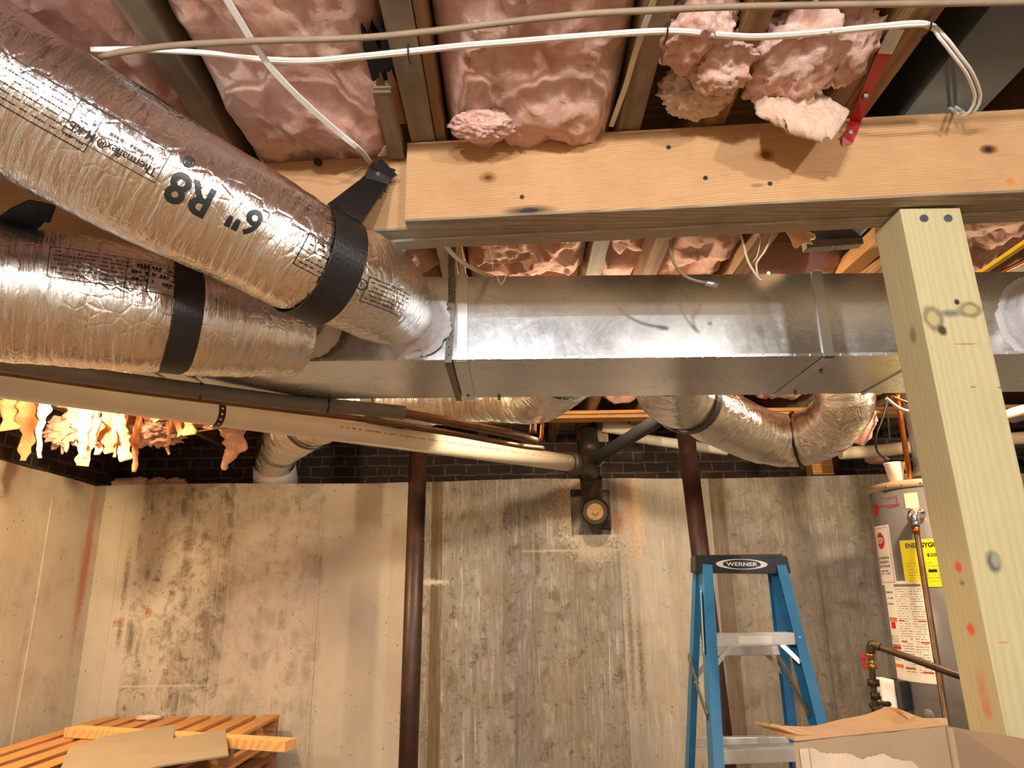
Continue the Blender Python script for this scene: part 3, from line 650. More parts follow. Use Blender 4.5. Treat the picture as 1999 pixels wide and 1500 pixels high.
def lump(name, c, s, label, m=None, seed=0.0, amp=0.35, spikes=0.0, sub=5, fr=1.0):
    bm = NB(); bmesh.ops.create_icosphere(bm, subdivisions=sub, radius=1)
    for v in bm.verts:
        d = v.co.normalized(); q = d*1.6*fr + Vector((seed, seed*0.7, 3)); wq = q + Vector((fbm(q*1.4, 3), fbm(q*1.4+Vector((5, 1, 2)), 3), fbm(q*1.4+Vector((1, 7, 2)), 3)))*0.6
        r = 1 + amp*(0.65*puff(wq, 3)+0.5*fbm(q*1.5, 5))
        if spikes and d.z < 0.2: r += spikes*max(0, noise.noise(q*3.2))**1.0*1.5*max(0, 0.5-d.z)
        v.co = Vector((d.x*s[0], d.y*s[1], d.z*s[2]))*r + Vector(c)
    for f in bm.faces: f.smooth = True
    return tag(obj(name, bm, m or M_INS), label, 'insulation', 'loose torn fibreglass tufts')
lump('insulation_tuft', P(1362, 182, 1.33), (0.062, 0.05, 0.034), 'pale fluffy fibreglass lump hanging just above the beam, left of the torn curl', M_INS3, 3.0, 0.5)
lump('insulation_tuft', P(1410, 120, 1.24), (0.055, 0.06, 0.045), 'pink fibreglass wad in the narrow bay above the fluffy lump', M_INS, 8.0)
lump('insulation_tuft', P(1358, 60, 1.2), (0.06, 0.08, 0.05), 'pink fibreglass wad at the top edge of the narrow bay', M_INS, 11.0)
lump('insulation_tuft', P(1545, 120, 1.25), (0.075, 0.11, 0.05), 'long pink fibreglass wad sagging over the beam', M_INS, 14.0)
lump('insulation_tuft', P(1655, 100, 1.27), (0.045, 0.08, 0.04), 'pink fibreglass wad just left of the red strap', M_INS, 19.0)
lump('insulation_tuft', P(940, 246, 1.34), (0.055, 0.035, 0.022), 'frayed pink tuft drooping over the top of the beam near its sawn end', M_INS, 23.0, 0.36, 0.12, 5, 1.3)
def curl(name, pts, ws, label, m, th=0.012, seed=0, rag=0.25, grp='loose torn fibreglass tufts', cat='insulation'):
    """ragged hanging flap: rows of points with widths, thick in the middle, torn at the end"""
    path = smooth_path(pts, 0.008); n = len(path); k = 14; bm = NB(); R_ = []
    for i, p in enumerate(path):
        u = i/(n-1); t = (path[min(i+1, n-1)]-path[max(0, i-1)]).normalized(); side = t.cross(Vector((0.15, -1, 0.1))).normalized(); nn = side.cross(t)
        w_ = (ws[0]*(1-u)+ws[1]*u)*(1+rag*1.6*noise.noise(Vector((i*0.13, seed, 0)))); hh = th*(1-0.75*u)
        ring = []
        for a in range(k):
            ang = 2*math.pi*a/k; q = p*38+Vector((seed, 0, math.cos(ang)*2))
            ring.append(bm.verts.new(p + side*math.cos(ang)*w_*(1+rag*noise.noise(q)) + nn*math.sin(ang)*hh*(1+0.9*fbm(q, 3)) + nn*0.01*noise.noise(p*25)))
        R_.append(ring)
    for A, B in zip(R_, R_[1:]):
        for a in range(k): f = bm.faces.new((A[a], A[(a+1) % k], B[(a+1) % k], B[a])); f.smooth = True
    bm.faces.new(R_[0][::-1]); bm.faces.new(R_[-1]); return tag(obj(name, bm, m), label, cat, grp)
bm = NB()  # the torn curl spilling over the beam
def sheet(bm, rows, th, seed, nu=46, nv=40, rag=0.01):
    """thick crumpled sheet lofted through rows of control points"""
    S = [smooth_path(r, (Vector(r[0])-Vector(r[-1])).length/60) for r in rows]; G = []
    cols = []
    for i in range(nu+1):
        cpts = [s_[min(len(s_)-1, int(i/nu*(len(s_)-1)))] for s_ in S]; c = smooth_path(cpts, 0.004)
        cols.append([c[min(len(c)-1, int(j/nv*(len(c)-1)))] for j in range(nv+1)])
    Ft, Bk = [], []
    for i in range(nu+1):
        a, b = [], []
        for j in range(nv+1):
            p = cols[i][j]; du = cols[min(nu, i+1)][j]-cols[max(0, i-1)][j]; dv = cols[i][min(nv, j+1)]-cols[i][max(0, j-1)]
            N = du.cross(dv); N = N.normalized() if N.length > 1e-9 else Vector((0, -1, 0))
            if N.dot(CAM-p) < 0: N = -N
            q = p*26+Vector((seed, 0, 0)); e = min(i, nu-i, j+4, nv-j); ed = min(1, e/5)
            out = (0.011*puff(q+Vector((fbm(q, 2), 0, fbm(q+Vector((3, 3, 3)), 2))), 4))*ed
            jag = (1-ed)*rag*(noise.noise(p*55))
            p2 = p + (dv.normalized() if dv.length > 1e-9 else Vector())*jag*2
            a.append(bm.verts.new(p2 + N*(th*ed+out+0.0015))); b.append(bm.verts.new(p2 - N*(th*ed+0.0015)))
        Ft.append(a); Bk.append(b)
    for i in range(nu):
        for j in range(nv):
            f = bm.faces.new((Ft[i][j], Ft[i+1][j], Ft[i+1][j+1], Ft[i][j+1])); f.smooth = True
            f = bm.faces.new((Bk[i][j], Bk[i][j+1], Bk[i+1][j+1], Bk[i+1][j])); f.smooth = True
    for j in range(nv): bm.faces.new((Ft[0][j], Ft[0][j+1], Bk[0][j+1], Bk[0][j])); bm.faces.new((Ft[nu][j+1], Ft[nu][j], Bk[nu][j], Bk[nu][j+1]))
    for i in range(nu): bm.faces.new((Ft[i+1][0], Ft[i][0], Bk[i][0], Bk[i+1][0])); bm.faces.new((Ft[i][nv], Ft[i+1][nv], Bk[i+1][nv], Bk[i][nv]))
sheet(bm, [[P(1480, 130, 1.33), P(1540, 125, 1.33), P(1600, 130, 1.33)], [P(1475, 190, 1.31), P(1545, 170, 1.30), P(1610, 195, 1.32)], [P(1480, 225, 1.25), P(1560, 215, 1.27), P(1655, 215, 1.29)], [P(1520, 240, 1.25), P(1575, 255, 1.24), P(1640, 250, 1.25)], [P(1570, 262, 1.25), P(1600, 275, 1.24), P(1625, 272, 1.24)]], 0.006, 4)
tag(obj('insulation_flap', bm, M_INS3), 'torn pale curl of fibreglass over the beam left of the red strap', 'insulation')
# orange-lit shreds near the left bulb (px, py, depth, half width, length in px, lean)
shreds = [(20, 770, 2.95, .05, 70, 0), (55, 770, 2.95, .03, 130, -10), (88, 800, 2.75, .018, 95, -10), (150, 790, 3.0, .05, 40, 10), (175, 800, 2.95, .05, 110, -15), (215, 805, 3.0, .05, 80, 0), (165, 850, 2.8, .018, 45, 0), (185, 850, 2.8, .016, 38, 4),
          (240, 810, 2.85, .03, 90, 8), (268, 850, 2.95, .014, 72, -6), (222, 850, 2.85, .012, 42, 0), (345, 800, 3.0, .03, 50, 10), (370, 810, 3.0, .03, 40, 0), (405, 812, 3.1, .035, 25, 0), (330, 855, 3.0, .008, 32, 0), (300, 800, 3.0, .04, 20, 0)]
for i, (px, py, zc, w_, ln, lean) in enumerate(shreds):
    a = P(px, py, zc); a.z = ZJ+0.02; w_ *= 1.35
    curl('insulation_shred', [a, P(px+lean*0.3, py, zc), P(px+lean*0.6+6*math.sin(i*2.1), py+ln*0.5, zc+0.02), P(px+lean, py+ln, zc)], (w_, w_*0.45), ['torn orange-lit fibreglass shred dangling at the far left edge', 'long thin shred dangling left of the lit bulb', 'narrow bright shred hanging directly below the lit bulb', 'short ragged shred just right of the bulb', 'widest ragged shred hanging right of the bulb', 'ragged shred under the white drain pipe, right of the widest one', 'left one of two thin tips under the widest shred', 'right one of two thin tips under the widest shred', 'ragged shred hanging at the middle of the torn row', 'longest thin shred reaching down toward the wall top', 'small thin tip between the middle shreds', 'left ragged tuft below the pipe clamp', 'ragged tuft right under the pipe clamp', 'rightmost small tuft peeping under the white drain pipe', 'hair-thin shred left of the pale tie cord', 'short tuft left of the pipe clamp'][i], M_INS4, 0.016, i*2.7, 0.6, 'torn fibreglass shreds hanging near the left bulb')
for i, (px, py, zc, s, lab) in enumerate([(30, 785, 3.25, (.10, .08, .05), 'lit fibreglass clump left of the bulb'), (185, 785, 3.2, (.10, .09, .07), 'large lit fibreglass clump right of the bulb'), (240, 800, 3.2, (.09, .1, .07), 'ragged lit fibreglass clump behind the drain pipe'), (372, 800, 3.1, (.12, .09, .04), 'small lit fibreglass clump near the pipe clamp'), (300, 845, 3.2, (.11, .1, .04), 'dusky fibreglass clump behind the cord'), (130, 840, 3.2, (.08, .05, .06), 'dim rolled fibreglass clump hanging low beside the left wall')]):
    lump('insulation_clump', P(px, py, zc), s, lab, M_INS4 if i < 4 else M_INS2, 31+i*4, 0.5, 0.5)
for i, (px, py, s) in enumerate([(232, 930, (.07, .05, .035)), (262, 925, (.06, .05, .04)), (300, 928, (.06, .05, .035)), (335, 930, (.06, .05, .03))]):
    p = PY(px, py, 4.04); p.y = 4.10; p.z = ZW+0.022
    lump('insulation_tuft', p, (s[0], 0.022, s[2]), 'pinkish fibreglass wad lying on the back wall top, '+['leftmost of four', 'second from the left corner', 'third from the left corner', 'nearest the brickwork'][i], M_INS, 61+i*3, 0.45, sub=4)
curl('insulation_shred', [P(455, 835, 3.45), P(458, 870, 3.45), P(440, 905, 3.45), P(437, 918, 3.45)], (0.075, 0.01), 'reddish fibreglass scrap dangling left of the rear silver duct elbow', M_INS, 0.03, 77, 0.4)
curl('insulation_shred', [P(1560, 450, 1.75), P(1555, 465, 1.72), P(1552, 483, 1.7)], (0.05, 0.006), 'peach fibreglass scrap hanging behind the beam left of the post', M_INS3, 0.008, 81, 0.5)
curl('insulation_shred', [P(1690, 800, 3.3), P(1685, 840, 3.3), P(1675, 868, 3.3)], (0.07, 0.03), 'brownish fibreglass wad behind the rear silver duct bend', M_INS2, 0.04, 85, 0.3)
p = PY(1712, 897, 4.25); lump('insulation_tuft', p, (0.07, 0.04, 0.03), 'brown fibreglass wad stuck on the brick above the paper cup', M_INS2, 90, 0.35, sub=4)
# ---------------------------------------------------------------- foil flexible ducts
def wr(amp, f=1.0, seed=0):
    def d(l, a, p):
        ca, sa = math.cos(a), math.sin(a)
        return amp*(noise.noise(Vector((ca*1.3*f, sa*1.3*f, l*42+seed))) + 0.6*noise.noise(Vector((ca*3, sa*3, l*90+seed))) ) + amp*1.2*noise.noise(Vector((ca*1.2, sa*1.2, l*9+seed)))
    return d
class Flex: pass
def flex(name, label, pts, rad, m=None, amp=0.0014, seed=0, n=112, step=0.0045, ext=None):
    if ext:
        L0 = Tube(pts, 0.1).tot; pts = ext+pts; f0 = 1-L0/Tube(pts, 0.1).tot; r0_ = rad; rad = lambda u: r0_(max(0, (u-f0)/(1-f0)))
    f = Flex(); f.T = Tube(pts, rad, 0.01); mid = f.T.p[len(f.T.p)//2]
    f.root = thing(name, label, 'duct', mid - Vector((0, 0, f.T.rad(0.5))), 'foil jacketed flexible ducts')
    bm = NB(); f.T.mesh(bm, n, wr(amp, 1, seed), ring=step); f.jacket = obj('foil_jacket', bm, m or M_FOIL, f.root); return f
def wrap(f, bm_src, l0, a0, parent, name, m, h=0.0018, rot=0.0):
    """bend flat artwork onto the duct; its right points back along the duct"""
    r = f.T.rad(l0/f.T.tot); p, T, X, Y = f.T.frame(l0); N = X*math.cos(a0)+Y*math.sin(a0); up = N.cross(-T); tang = -X*math.sin(a0)+Y*math.cos(a0); sg = 1 if up.dot(tang) > 0 else -1
    out = NB()
    def fn(c):
        return f.T.surf(l0-c.x, a0+sg*c.y/r, h)
    merge(out, bm_src, fn); return obj(name, out, m, parent)
# A: upper left duct
fa = flex('flexible_duct', 'upper of the two big silver foil ducts, printed R8, strapped to the beam end',
          [P(-330, -62, 0.96), P(-150, 72, 1.025), P(0, 172, 1.085), P(300, 345, 1.19), P(480, 440, 1.26), P(608, 511, 1.31), P(700, 550, 1.41), P(742, 577, 1.53), P(772, 600, 1.64), P(792, 615, 1.712)],
          lambda u: 0.118-0.016*max(0, min(1, (u-0.35)/0.3)) - 0.034*max(0, (u-0.80)/0.20)**2, None, 0.0011, 0, ext=[Vector((-1.75, 0.25, H+0.755)), Vector((-1.35, 0.50, H+0.76))])
# B: lower left duct
fb = flex('flexible_duct', 'lower of the two big silver foil ducts at left, with a black strap round it',
          [P(-260, 545, 1.22), P(-120, 556, 1.30), P(0, 571, 1.355), P(170, 591, 1.43), P(330, 614, 1.50), P(430, 630, 1.57), P(510, 643, 1.63), P(574, 655, 1.69)],
          lambda u: 0.132 - 0.012*math.exp(-((u-0.64)/0.03)**2) - 0.030*max(0, (u-0.62)/0.38), None, 0.0024, 5, ext=[Vector((-2.24, 0.80, H+0.545)), Vector((-1.70, 0.98, H+0.55))])
# C: rear left
fc = flex('flexible_duct', 'silver foil duct behind the trunk duct, bending down left to the brick wall',
          [Vector((0.16, 2.02, H+0.655)), P(1045, 762, 2.50), P(960, 762, 2.66), P(850, 770, 2.70), P(740, 779, 2.78), P(650, 802, 2.90), P(588, 834, 3.12), PY(552, 868, 3.70), PY(537, 896, 4.02), PY(536, 912, 4.12)],
          lambda u: 0.118-0.004*u, M_FOIL2, 0.0032, 9, 96, 0.0045)
# D: rear right
fd = flex('flexible_duct', 'silver foil duct sagging in a curve right of the cast iron stack',
          [Vector((P(1300, 740, 2.2).x, 2.02, H+0.66)), P(1312, 762, 2.42), P(1365, 790, 2.62), P(1425, 825, 2.85), P(1490, 852, 3.0), P(1552, 860, 3.02), P(1608, 840, 2.92), P(1640, 804, 2.84), P(1648, 772, 2.80), Vector((1.29, 2.66, H+0.98))],
          lambda u: 0.116-0.018*max(0, u-0.5), M_FOIL2, 0.0036, 13, 96, 0.0045)
# E: stub at right edge
e0 = PY(2036, 628, DY+0.02)
fe = flex('flexible_duct', 'shiny silver foil duct end at the right edge, beside the post', [e0, e0+Vector((0.02, -0.06, 0.0)), e0+Vector((0.10, -0.18, -0.03)), e0+Vector((0.30, -0.30, -0.10)), e0+Vector((0.6, -0.38, -0.16))], lambda u: 0.088+0.02*min(1, u*3), None, 0.002, 17, 96)
# mastic collars
def mastic(f, c, ax, r0, r1, seed, el=1.0, drop=0.0):
    bm = NB(); ax = Vector(ax).normalized(); x = ax.orthogonal().normalized(); y = ax.cross(x); n = 96; rings = []
    prof = [(r0-0.006, 0.050), (r0-0.002, 0.048), (r0+0.002, 0.036), (r0+0.008, 0.018), (r0+0.016, 0.008), ((r0+r1)/2, 0.006), (r1-0.004, 0.005), (r1, 0.001)]
    for ri, (r, h) in enumerate(prof):
        R_ = []
        for k in range(n):
            a = 2*math.pi*k/n; j = 0 if ri < 2 else (0.010*noise.noise(Vector((math.cos(a)*3, math.sin(a)*3, seed)))+0.005*noise.noise(Vector((math.cos(a)*14, math.sin(a)*14, seed))))*(ri/7)
            R_.append(bm.verts.new(c + (x*math.cos(a)+y*math.sin(a))*(r+j) + ax*(h+0.0015*noise.noise(Vector((k*0.7, ri*1.3, seed))))))
        rings.append(R_)
    for A, B in zip(rings, rings[1:]):
        for k in range(n): q = bm.faces.new((A[k], A[(k+1) % n], B[(k+1) % n], B[k])); q.smooth = True
    # clip to the face of the trunk so nothing stands below its edge
    for v in bm.verts:
        v.co.z = max(v.co.z, DB+0.001); v.co.z = min(v.co.z, DT-0.001)
    obj('mastic_seal', bm, M_MASTIC, f.root)
ca = P(797, 619, 1.72); ca = Vector((ca.x, dy(ca.x)-0.001, ca.z)); mastic(fa, ca, (-0.12, -1, 0), 0.068, 0.100, 1)
cb_ = P(606, 655, 1.72); cb_ = Vector((cb_.x, dy(cb_.x)-0.001, H+0.640)); mastic(fb, cb_, (-0.35, -1, 0), 0.076, 0.088, 2)
ce = Vector((e0.x, dy(e0.x)-0.001, e0.z)); mastic(fe, ce, (0, -1, 0), 0.088, 0.120, 3)
# galvanised starting collar on rear left duct at the brick
bm = NB(); q = fc.T.p[-1]; cyl(bm, q-fc.T.T[-1]*0.03, Vector((q.x+0.01, 4.135, ZW+0.016)), 0.118, 0.125, 40); obj('end_collar', bm, M_MASTIC, fc.root)
# printed lettering on the upper duct
l, a = fa.T.find(368, 378); wrap(fa, textfit('R8', 0, 0, 0.066, 0.052, 0.0012), l, a, fa.jacket, 'printed_text', M_INK)
l, a = fa.T.find(478, 432); wrap(fa, textfit('6"', 0, 0, 0.058, 0.048, 0.0012), l, a, fa.jacket, 'printed_text', M_INK)
l, a = fa.T.find(374, 315); wrap(fa, text_geo('\u00a9', 0.024, 0.0004), l, a, fa.jacket, 'printed_text', M_INK)
def frame_geo(x0, y0, x1, y1, t_=0.0012):
    bm = NB()
    for r in ((x0, y0, x1, y0+t_), (x0, y1-t_, x1, y1), (x0, y0, x0+t_, y1), (x1-t_, y0, x1, y1)): merge(bm, rect_geo(*r))
    return bm
def fine_print(x0, y0, x1, y1, rows, seed, hgt=0.0021):
    """unreadable small print: rows of short strokes"""
    bm = NB(); rnd = random.Random(seed)
    for k in range(rows):
        y = y1-(k+0.5)*(y1-y0)/rows; x = x0
        while x < x1-0.004:
            w_ = rnd.uniform(0.0015, 0.005)
            if rnd.random() < 0.72:
                g = bm.verts; q = [g.new((x, y-hgt/2, 0)), g.new((min(x1, x+w_), y-hgt/2, 0)), g.new((min(x1, x+w_), y+hgt/2, 0)), g.new((x, y+hgt/2, 0))]; bm.faces.new(q)
            x += w_+0.0012
    return bm
def art(*parts):
    bm = NB()
    for p in parts: merge(bm, p)
    return bm
l, a = fa.T.find(232, 280)
wrap(fa, art(frame_geo(-0.067, -0.029, 0.067, 0.029), textfit('Thermaflex\u00ae M-KE', 0, 0.015, 0.124, 0.015, 0.0008), textfit('Flexible Technologies, Inc.', 0.0, -0.019, 0.112, 0.008), fine_print(-0.05, -0.008, 0.04, 0.001, 1, 3, 0.005)), l, a, fa.jacket, 'printed_label', M_INK)
l, a = fa.T.find(44, 178)
wrap(fa, art(frame_geo(-0.10, -0.034, 0.10, 0.034), fine_print(-0.094, -0.029, 0.094, 0.029, 6, 4)), l, a, fa.jacket, 'printed_label', M_INK)
l, a = fa.T.find(618, 500)
wrap(fa, art(frame_geo(-0.05, -0.03, 0.02, 0.03), fine_print(-0.046, -0.026, 0.016, 0.026, 6, 5)), l, a, fa.jacket, 'printed_label', M_INK)
def ring_geo(r, t_, n=28):
    bm = NB(); A = [bm.verts.new((math.cos(6.2832*k/n)*r, math.sin(6.2832*k/n)*r, 0)) for k in range(n)]; B = [bm.verts.new((math.cos(6.2832*k/n)*(r-t_), math.sin(6.2832*k/n)*(r-t_), 0)) for k in range(n)]
    for k in range(n): bm.faces.new((A[k], A[(k+1) % n], B[(k+1) % n], B[k]))
    return bm
l, a = fa.T.find(707, 556)
wrap(fa, art(ring_geo(0.010, 0.0014), textfit('UL', 0, 0, 0.008, 0.009, 0.0003)), l, a, fa.jacket, 'printed_mark', M_INK)
l, a = fa.T.find(762, 582)
wrap(fa, art(frame_geo(-0.05, -0.024, 0.05, 0.024), fine_print(-0.045, -0.02, 0.045, 0.02, 5, 6)), l, a, fa.jacket, 'printed_label', M_INK)
l, a = fb.T.find(190, 520)
wrap(fb, art(frame_geo(-0.085, -0.034, 0.085, 0.034), fine_print(-0.08, -0.028, 0.08, 0.028, 6, 8)), l, a, fb.jacket, 'printed_label', M_INK)
l, a = fb.T.find(310, 540)
wrap(fb, art(frame_geo(-0.05, -0.034, 0.05, 0.034), fine_print(-0.045, -0.028, 0.045, 0.02, 3, 9, 0.006)), l, a, fb.jacket, 'printed_label', M_INK)
# ---------------------------------------------------------------- webbing straps
def ringpts(f, l, a0, a1, h=0.004, n=40, slant=0.0):
    P_, N_ = [], []
    for k in range(n+1):
        a = a0+(a1-a0)*k/n; ll = l + slant*math.sin((k/n-0.5)*math.pi); P_.append(f.T.surf(ll, a, h)); N_.append(f.T.nrm(ll, a))
    return P_, N_
def angle_of(f, l, d):
    p, T, X, Y = f.T.frame(l); return math.atan2(d.dot(Y), d.dot(X))
# strap A
l, a = fa.T.find(668, 545)
nail = Vector(PY(738, 352, 1.276)); p, T, X, Y = fa.T.frame(l)
d = (nail-p); d -= T*d.dot(T); au = angle_of(fa, l, d.normalized()); toc = (CAM-p); toc -= T*toc.dot(T); ac = angle_of(fa, l, toc.normalized())
sg = 1 if ((ac-au+math.pi) % (2*math.pi)-math.pi) > 0 else -1
Pr, Nr = ringpts(fa, l, au+sg*0.62, au+sg*(2*math.pi-0.62), 0.004, 60, 0.0)
wv = []
cen = len(Pr)
def lead(p0, n0, p1, n1, k=10):
    return [p0.lerp(p1, i/k) + (n0*(0.0)) for i in range(k)], [n0.lerp(n1, i/k) for i in range(k)]
fwd = Vector((0, -1, 0.0)); n_tip = nail + Vector((0, -0.006, 0))
a1, b1 = lead(n_tip, fwd, Pr[0], Nr[0]); a2, b2 = lead(Pr[-1], Nr[-1], n_tip+Vector((-0.005, 0.004, -0.01)), fwd)
bm = NB(); ribbon(bm, [n_tip+Vector((0.012, -0.002, 0.028)), n_tip+Vector((0.006, -0.001, 0.012))]+a1+Pr+a2, [fwd, fwd]+b1+Nr+b2, 0.05, 0.0012, [0.052, 0.052]+[0.052+0.0015*k for k in range(10)]+[0.068]*len(Pr)+[0.068-0.0015*k for k in range(10)])
sA = tag(obj('webbing_strap', bm, M_STRAP), 'black webbing strap nailed to the beam and looped under the upper silver duct', 'strap')
bm = NB(); ribbon(bm, [n_tip+Vector((0.024, -0.008, 0.022)), n_tip+Vector((0.005, -0.010, 0.006)), n_tip+Vector((-0.004, -0.006, -0.030))], [fwd]*3, 0.05, 0.0015, [0.05, 0.052, 0.046]); obj('strap_fold', bm, M_STRAP, sA)
bm = NB(); q = n_tip+Vector((0.003, -0.012, 0.004)); cyl(bm, q+Vector((0, 0.004, 0)), q, 0.0042, n=14); obj('nail_head', bm, M_SHINY, sA)
# strap B round the lower duct
l, a = fb.T.find(372, 600)
p, T, X, Y = fb.T.frame(l); au = angle_of(fb, l, Vector((0, 0, 1)))
Pr, Nr = ringpts(fb, l, au+0.5, au+2*math.pi-0.5, 0.0045, 60)
hook = Vector((p.x+0.02, 1.345, H+0.699))
bm = NB(); ribbon(bm, [hook]+Pr+[hook+Vector((0, 0.0, 0.0))], [Vector((0, -1, 0))]+Nr+[Vector((0, 1, 0))], 0.055, 0.0012)
tag(obj('webbing_strap', bm, M_STRAP), 'black webbing strap slung under the lower silver duct', 'strap')
# strap between the two ducts at far left, running up to the beam underside
l, a = fb.T.find(20, 560); p, T, X, Y = fb.T.frame(l)
t0 = PZ(60, 412, H+0.698)
bm = NB(); ribbon(bm, [PZ(84, 402, H+0.697)+Vector((0, 0.03, 0)), PZ(72, 412, H+0.694), PZ(50, 425, H+0.688), PZ(10, 452, H+0.678)], [Vector((0, -0.3, -1))]*4, 0.055, 0.0012)
tag(obj('webbing_strap', bm, M_STRAP), 'black webbing strap under the beam between the two silver ducts at far left', 'strap')
# narrow bands on the rear ducts
def band(f, px, py, w_, lab, m=None):
    l, a = f.T.find(px, py); Pr, Nr = ringpts(f, l, 0, 2*math.pi, 0.008, 48); bm = NB(); ribbon(bm, Pr, Nr, w_, 0.001); obj('band', bm, m or M_STRAP, f.root)
band(fc, 720, 800, 0.05, ''); band(fc, 568, 850, 0.028, ''); band(fc, 530, 905, 0.02, ''); band(fd, 1390, 812, 0.045, ''); band(fd, 1548, 858, 0.012, '')
# ---------------------------------------------------------------- cables
def cable(name, pts, r, m, label, cat='cable', flat=None, grp=None):
    bm = NB(); T = Tube(pts, r, 0.012); T.mesh(bm, 8)
    o = obj(name, bm, m); tag(o, label, cat, grp); return o
bw = [(178, 98), (250, 97), (330, 100), (420, 106), (520, 117), (610, 119), (700, 111), (798, 101), (900, 90), (1000, 82), (1150, 70), (1300, 61), (1400, 68), (1480, 72), (1600, 64), (1700, 54), (1806, 47)]
tail = [(1840, 72, .94), (1870, 110, .97), (1895, 145, 1.01), (1910, 188, 1.07), (1901, 215, 1.10), (1885, 225, 1.12), (1870, 216, 1.15), (1860, 209, 1.18)]
for i, (oy, dz, tx, lab) in enumerate([(-4, 0, 4, 'upper strand of the white cable bundle stapled across the joists'), (4, -0.004, -7, 'lower strand of the white cable bundle stapled across the joists')]):
    pts = [PZ(x, y+oy*(0.8 if x > 450 else 0.3), ZJ-0.018+dz) for x, y in bw] + [PY(x+tx, y+oy*0.3, Y) for x, y, Y in tail]
    cable('cable', pts, 0.0029, M_WHITE, lab, 'cable', None, 'white cable bundle')
cable('cable', [PZ(x, y+(1 if x > 450 else -3), ZJ-0.008) for x, y in bw[:14]], 0.0028, M_WHITE, 'rear strand of the white cable bundle, above the other two at left', 'cable', None, 'white cable bundle')
cable('cable', [PZ(x, y, ZJ-0.030) for x, y in ((195, 112), (225, 104), (270, 97), (350, 88), (500, 80), (700, 74), (850, 60), (1000, 42), (1150, 27), (1300, 19), (1400, 14), (1600, 10), (1800, 7), (2060, 3))], 0.0052, M_BRNC, 'old brownish-grey cable running along the top above the white bundle')
# flat white cable, diagonal
def flatc(pts, w_, m, label, n0=Vector((0, -0.3, -1)), th=0.002):
    pp = smooth_path(pts, 0.01); bm = NB(); ribbon(bm, pp, [n0]*len(pp), w_, th); return tag(obj('cable', bm, m), label, 'cable')
flatc([PZ(x, y, ZJ-0.008-0.0095*i_) for i_, (x, y) in enumerate([(425, -30), (462, 30), (500, 92), (540, 145), (600, 205), (660, 258), (703, 293)])]+[beamY(716, 300)+Vector((0, 0.04, 0.004))], 0.010, M_WHITE, 'flat white cable running diagonally over the pink batt to the beam')
flatc([PZ(x, y, ZJ-0.004) for x, y in ((1283, -20), (1270, 18), (1255, 60), (1238, 110), (1222, 165), (1206, 210), (1193, 246))], 0.009, M_CREAM, 'pale flat cable stapled along the side of a joist down to the beam')
flatc([P(870, 480, 1.50), P(888, 500, 1.56), P(915, 520, 1.66), P(945, 535, 1.76), P(965, 545, 1.85)], 0.010, M_CREAM, 'short pale cable dropping behind the beam above the trunk duct')
for px, py, lab in ((798, 101, 'small dark staple holding the white bundle, near the charred joist'), (1301, 61, 'small dark staple holding the white bundle, at the middle'), (1812, 48, 'small dark staple holding the white bundle where it turns down at right')):
    q = PZ(px, py, ZJ-0.02); bm = NB(); tube(bm, [q+_U*0.012+_F*0.02, q+_U*0.010-_F*0.006, q-_U*0.010-_F*0.006, q-_U*0.012+_F*0.02], 0.0014, 6)
    tag(obj('cable_staple', bm, M_NAIL), lab, 'staple', 'cable staples')
# coax with connector in front of the duct
cx = [P(1310, 468, 1.52), P(1308, 485, 1.52), P(1316, 515, 1.53), P(1335, 538, 1.54), P(1358, 548, 1.54), P(1378, 552, 1.54)]
o = cable('coaxial_cable', cx, 0.0033, M_BRNC, 'thin coaxial cable with a metal plug dangling before the trunk duct')
bm = NB(); d_ = (cx[-1]-cx[-2]).normalized(); lathe(bm, cx[-1], d_, [(0, .0036), (.003, .0052), (.010, .0052), (.011, .006), (.018, .006), (.019, .0048), (.026, .0048), (.026, .0)], 16); obj('plug', bm, M_ALU, o)
# frayed dry strips
def wisp(pts, lab, m=M_CREAM, r=0.0018): return cable('frayed_strip', pts, r, m, lab, 'strip', None, 'frayed strips dangling behind the beam')
wisp([P(1446, 458, 1.5), P(1452, 480, 1.5), P(1460, 510, 1.5), P(1478, 540, 1.5), P(1487, 548, 1.5)], 'pale frayed strip dangling behind the beam, left of three', r=0.0026)
wisp([P(1512, 440, 1.5), P(1505, 465, 1.5), P(1490, 495, 1.5), P(1476, 515, 1.5), P(1480, 540, 1.5)], 'pale frayed strip looping behind the beam, right of three', r=0.0022)
wisp([P(1480, 440, 1.5), P(1484, 470, 1.5), P(1478, 500, 1.5), P(1470, 512, 1.5)], 'thinnest frayed strip between the two longer ones', r=0.0012)
bm = NB(); bmesh.ops.create_icosphere(bm, subdivisions=3, radius=0.0045, matrix=Matrix.Translation(P(1500, 534, 1.52)))
for v in bm.verts: v.co += Vector((0, 0, 1))*0.0015*noise.noise(v.co*300)
tag(obj('lint_ball', bm, M_CUP), 'tiny white lint ball hanging at the top edge of the trunk duct', 'lint')
cable('cobweb_thread', [beamY(958, 470)+Vector((0, 0.125, 0.0)), P(961, 480, 1.6), P(966, 520, 1.6), P(978, 557, 1.6), P(990, 530, 1.6), P(992, 508, 1.6)], 0.0005, M_CREAM, 'fine cobweb loop hanging before the trunk duct left of centre', 'cobweb')
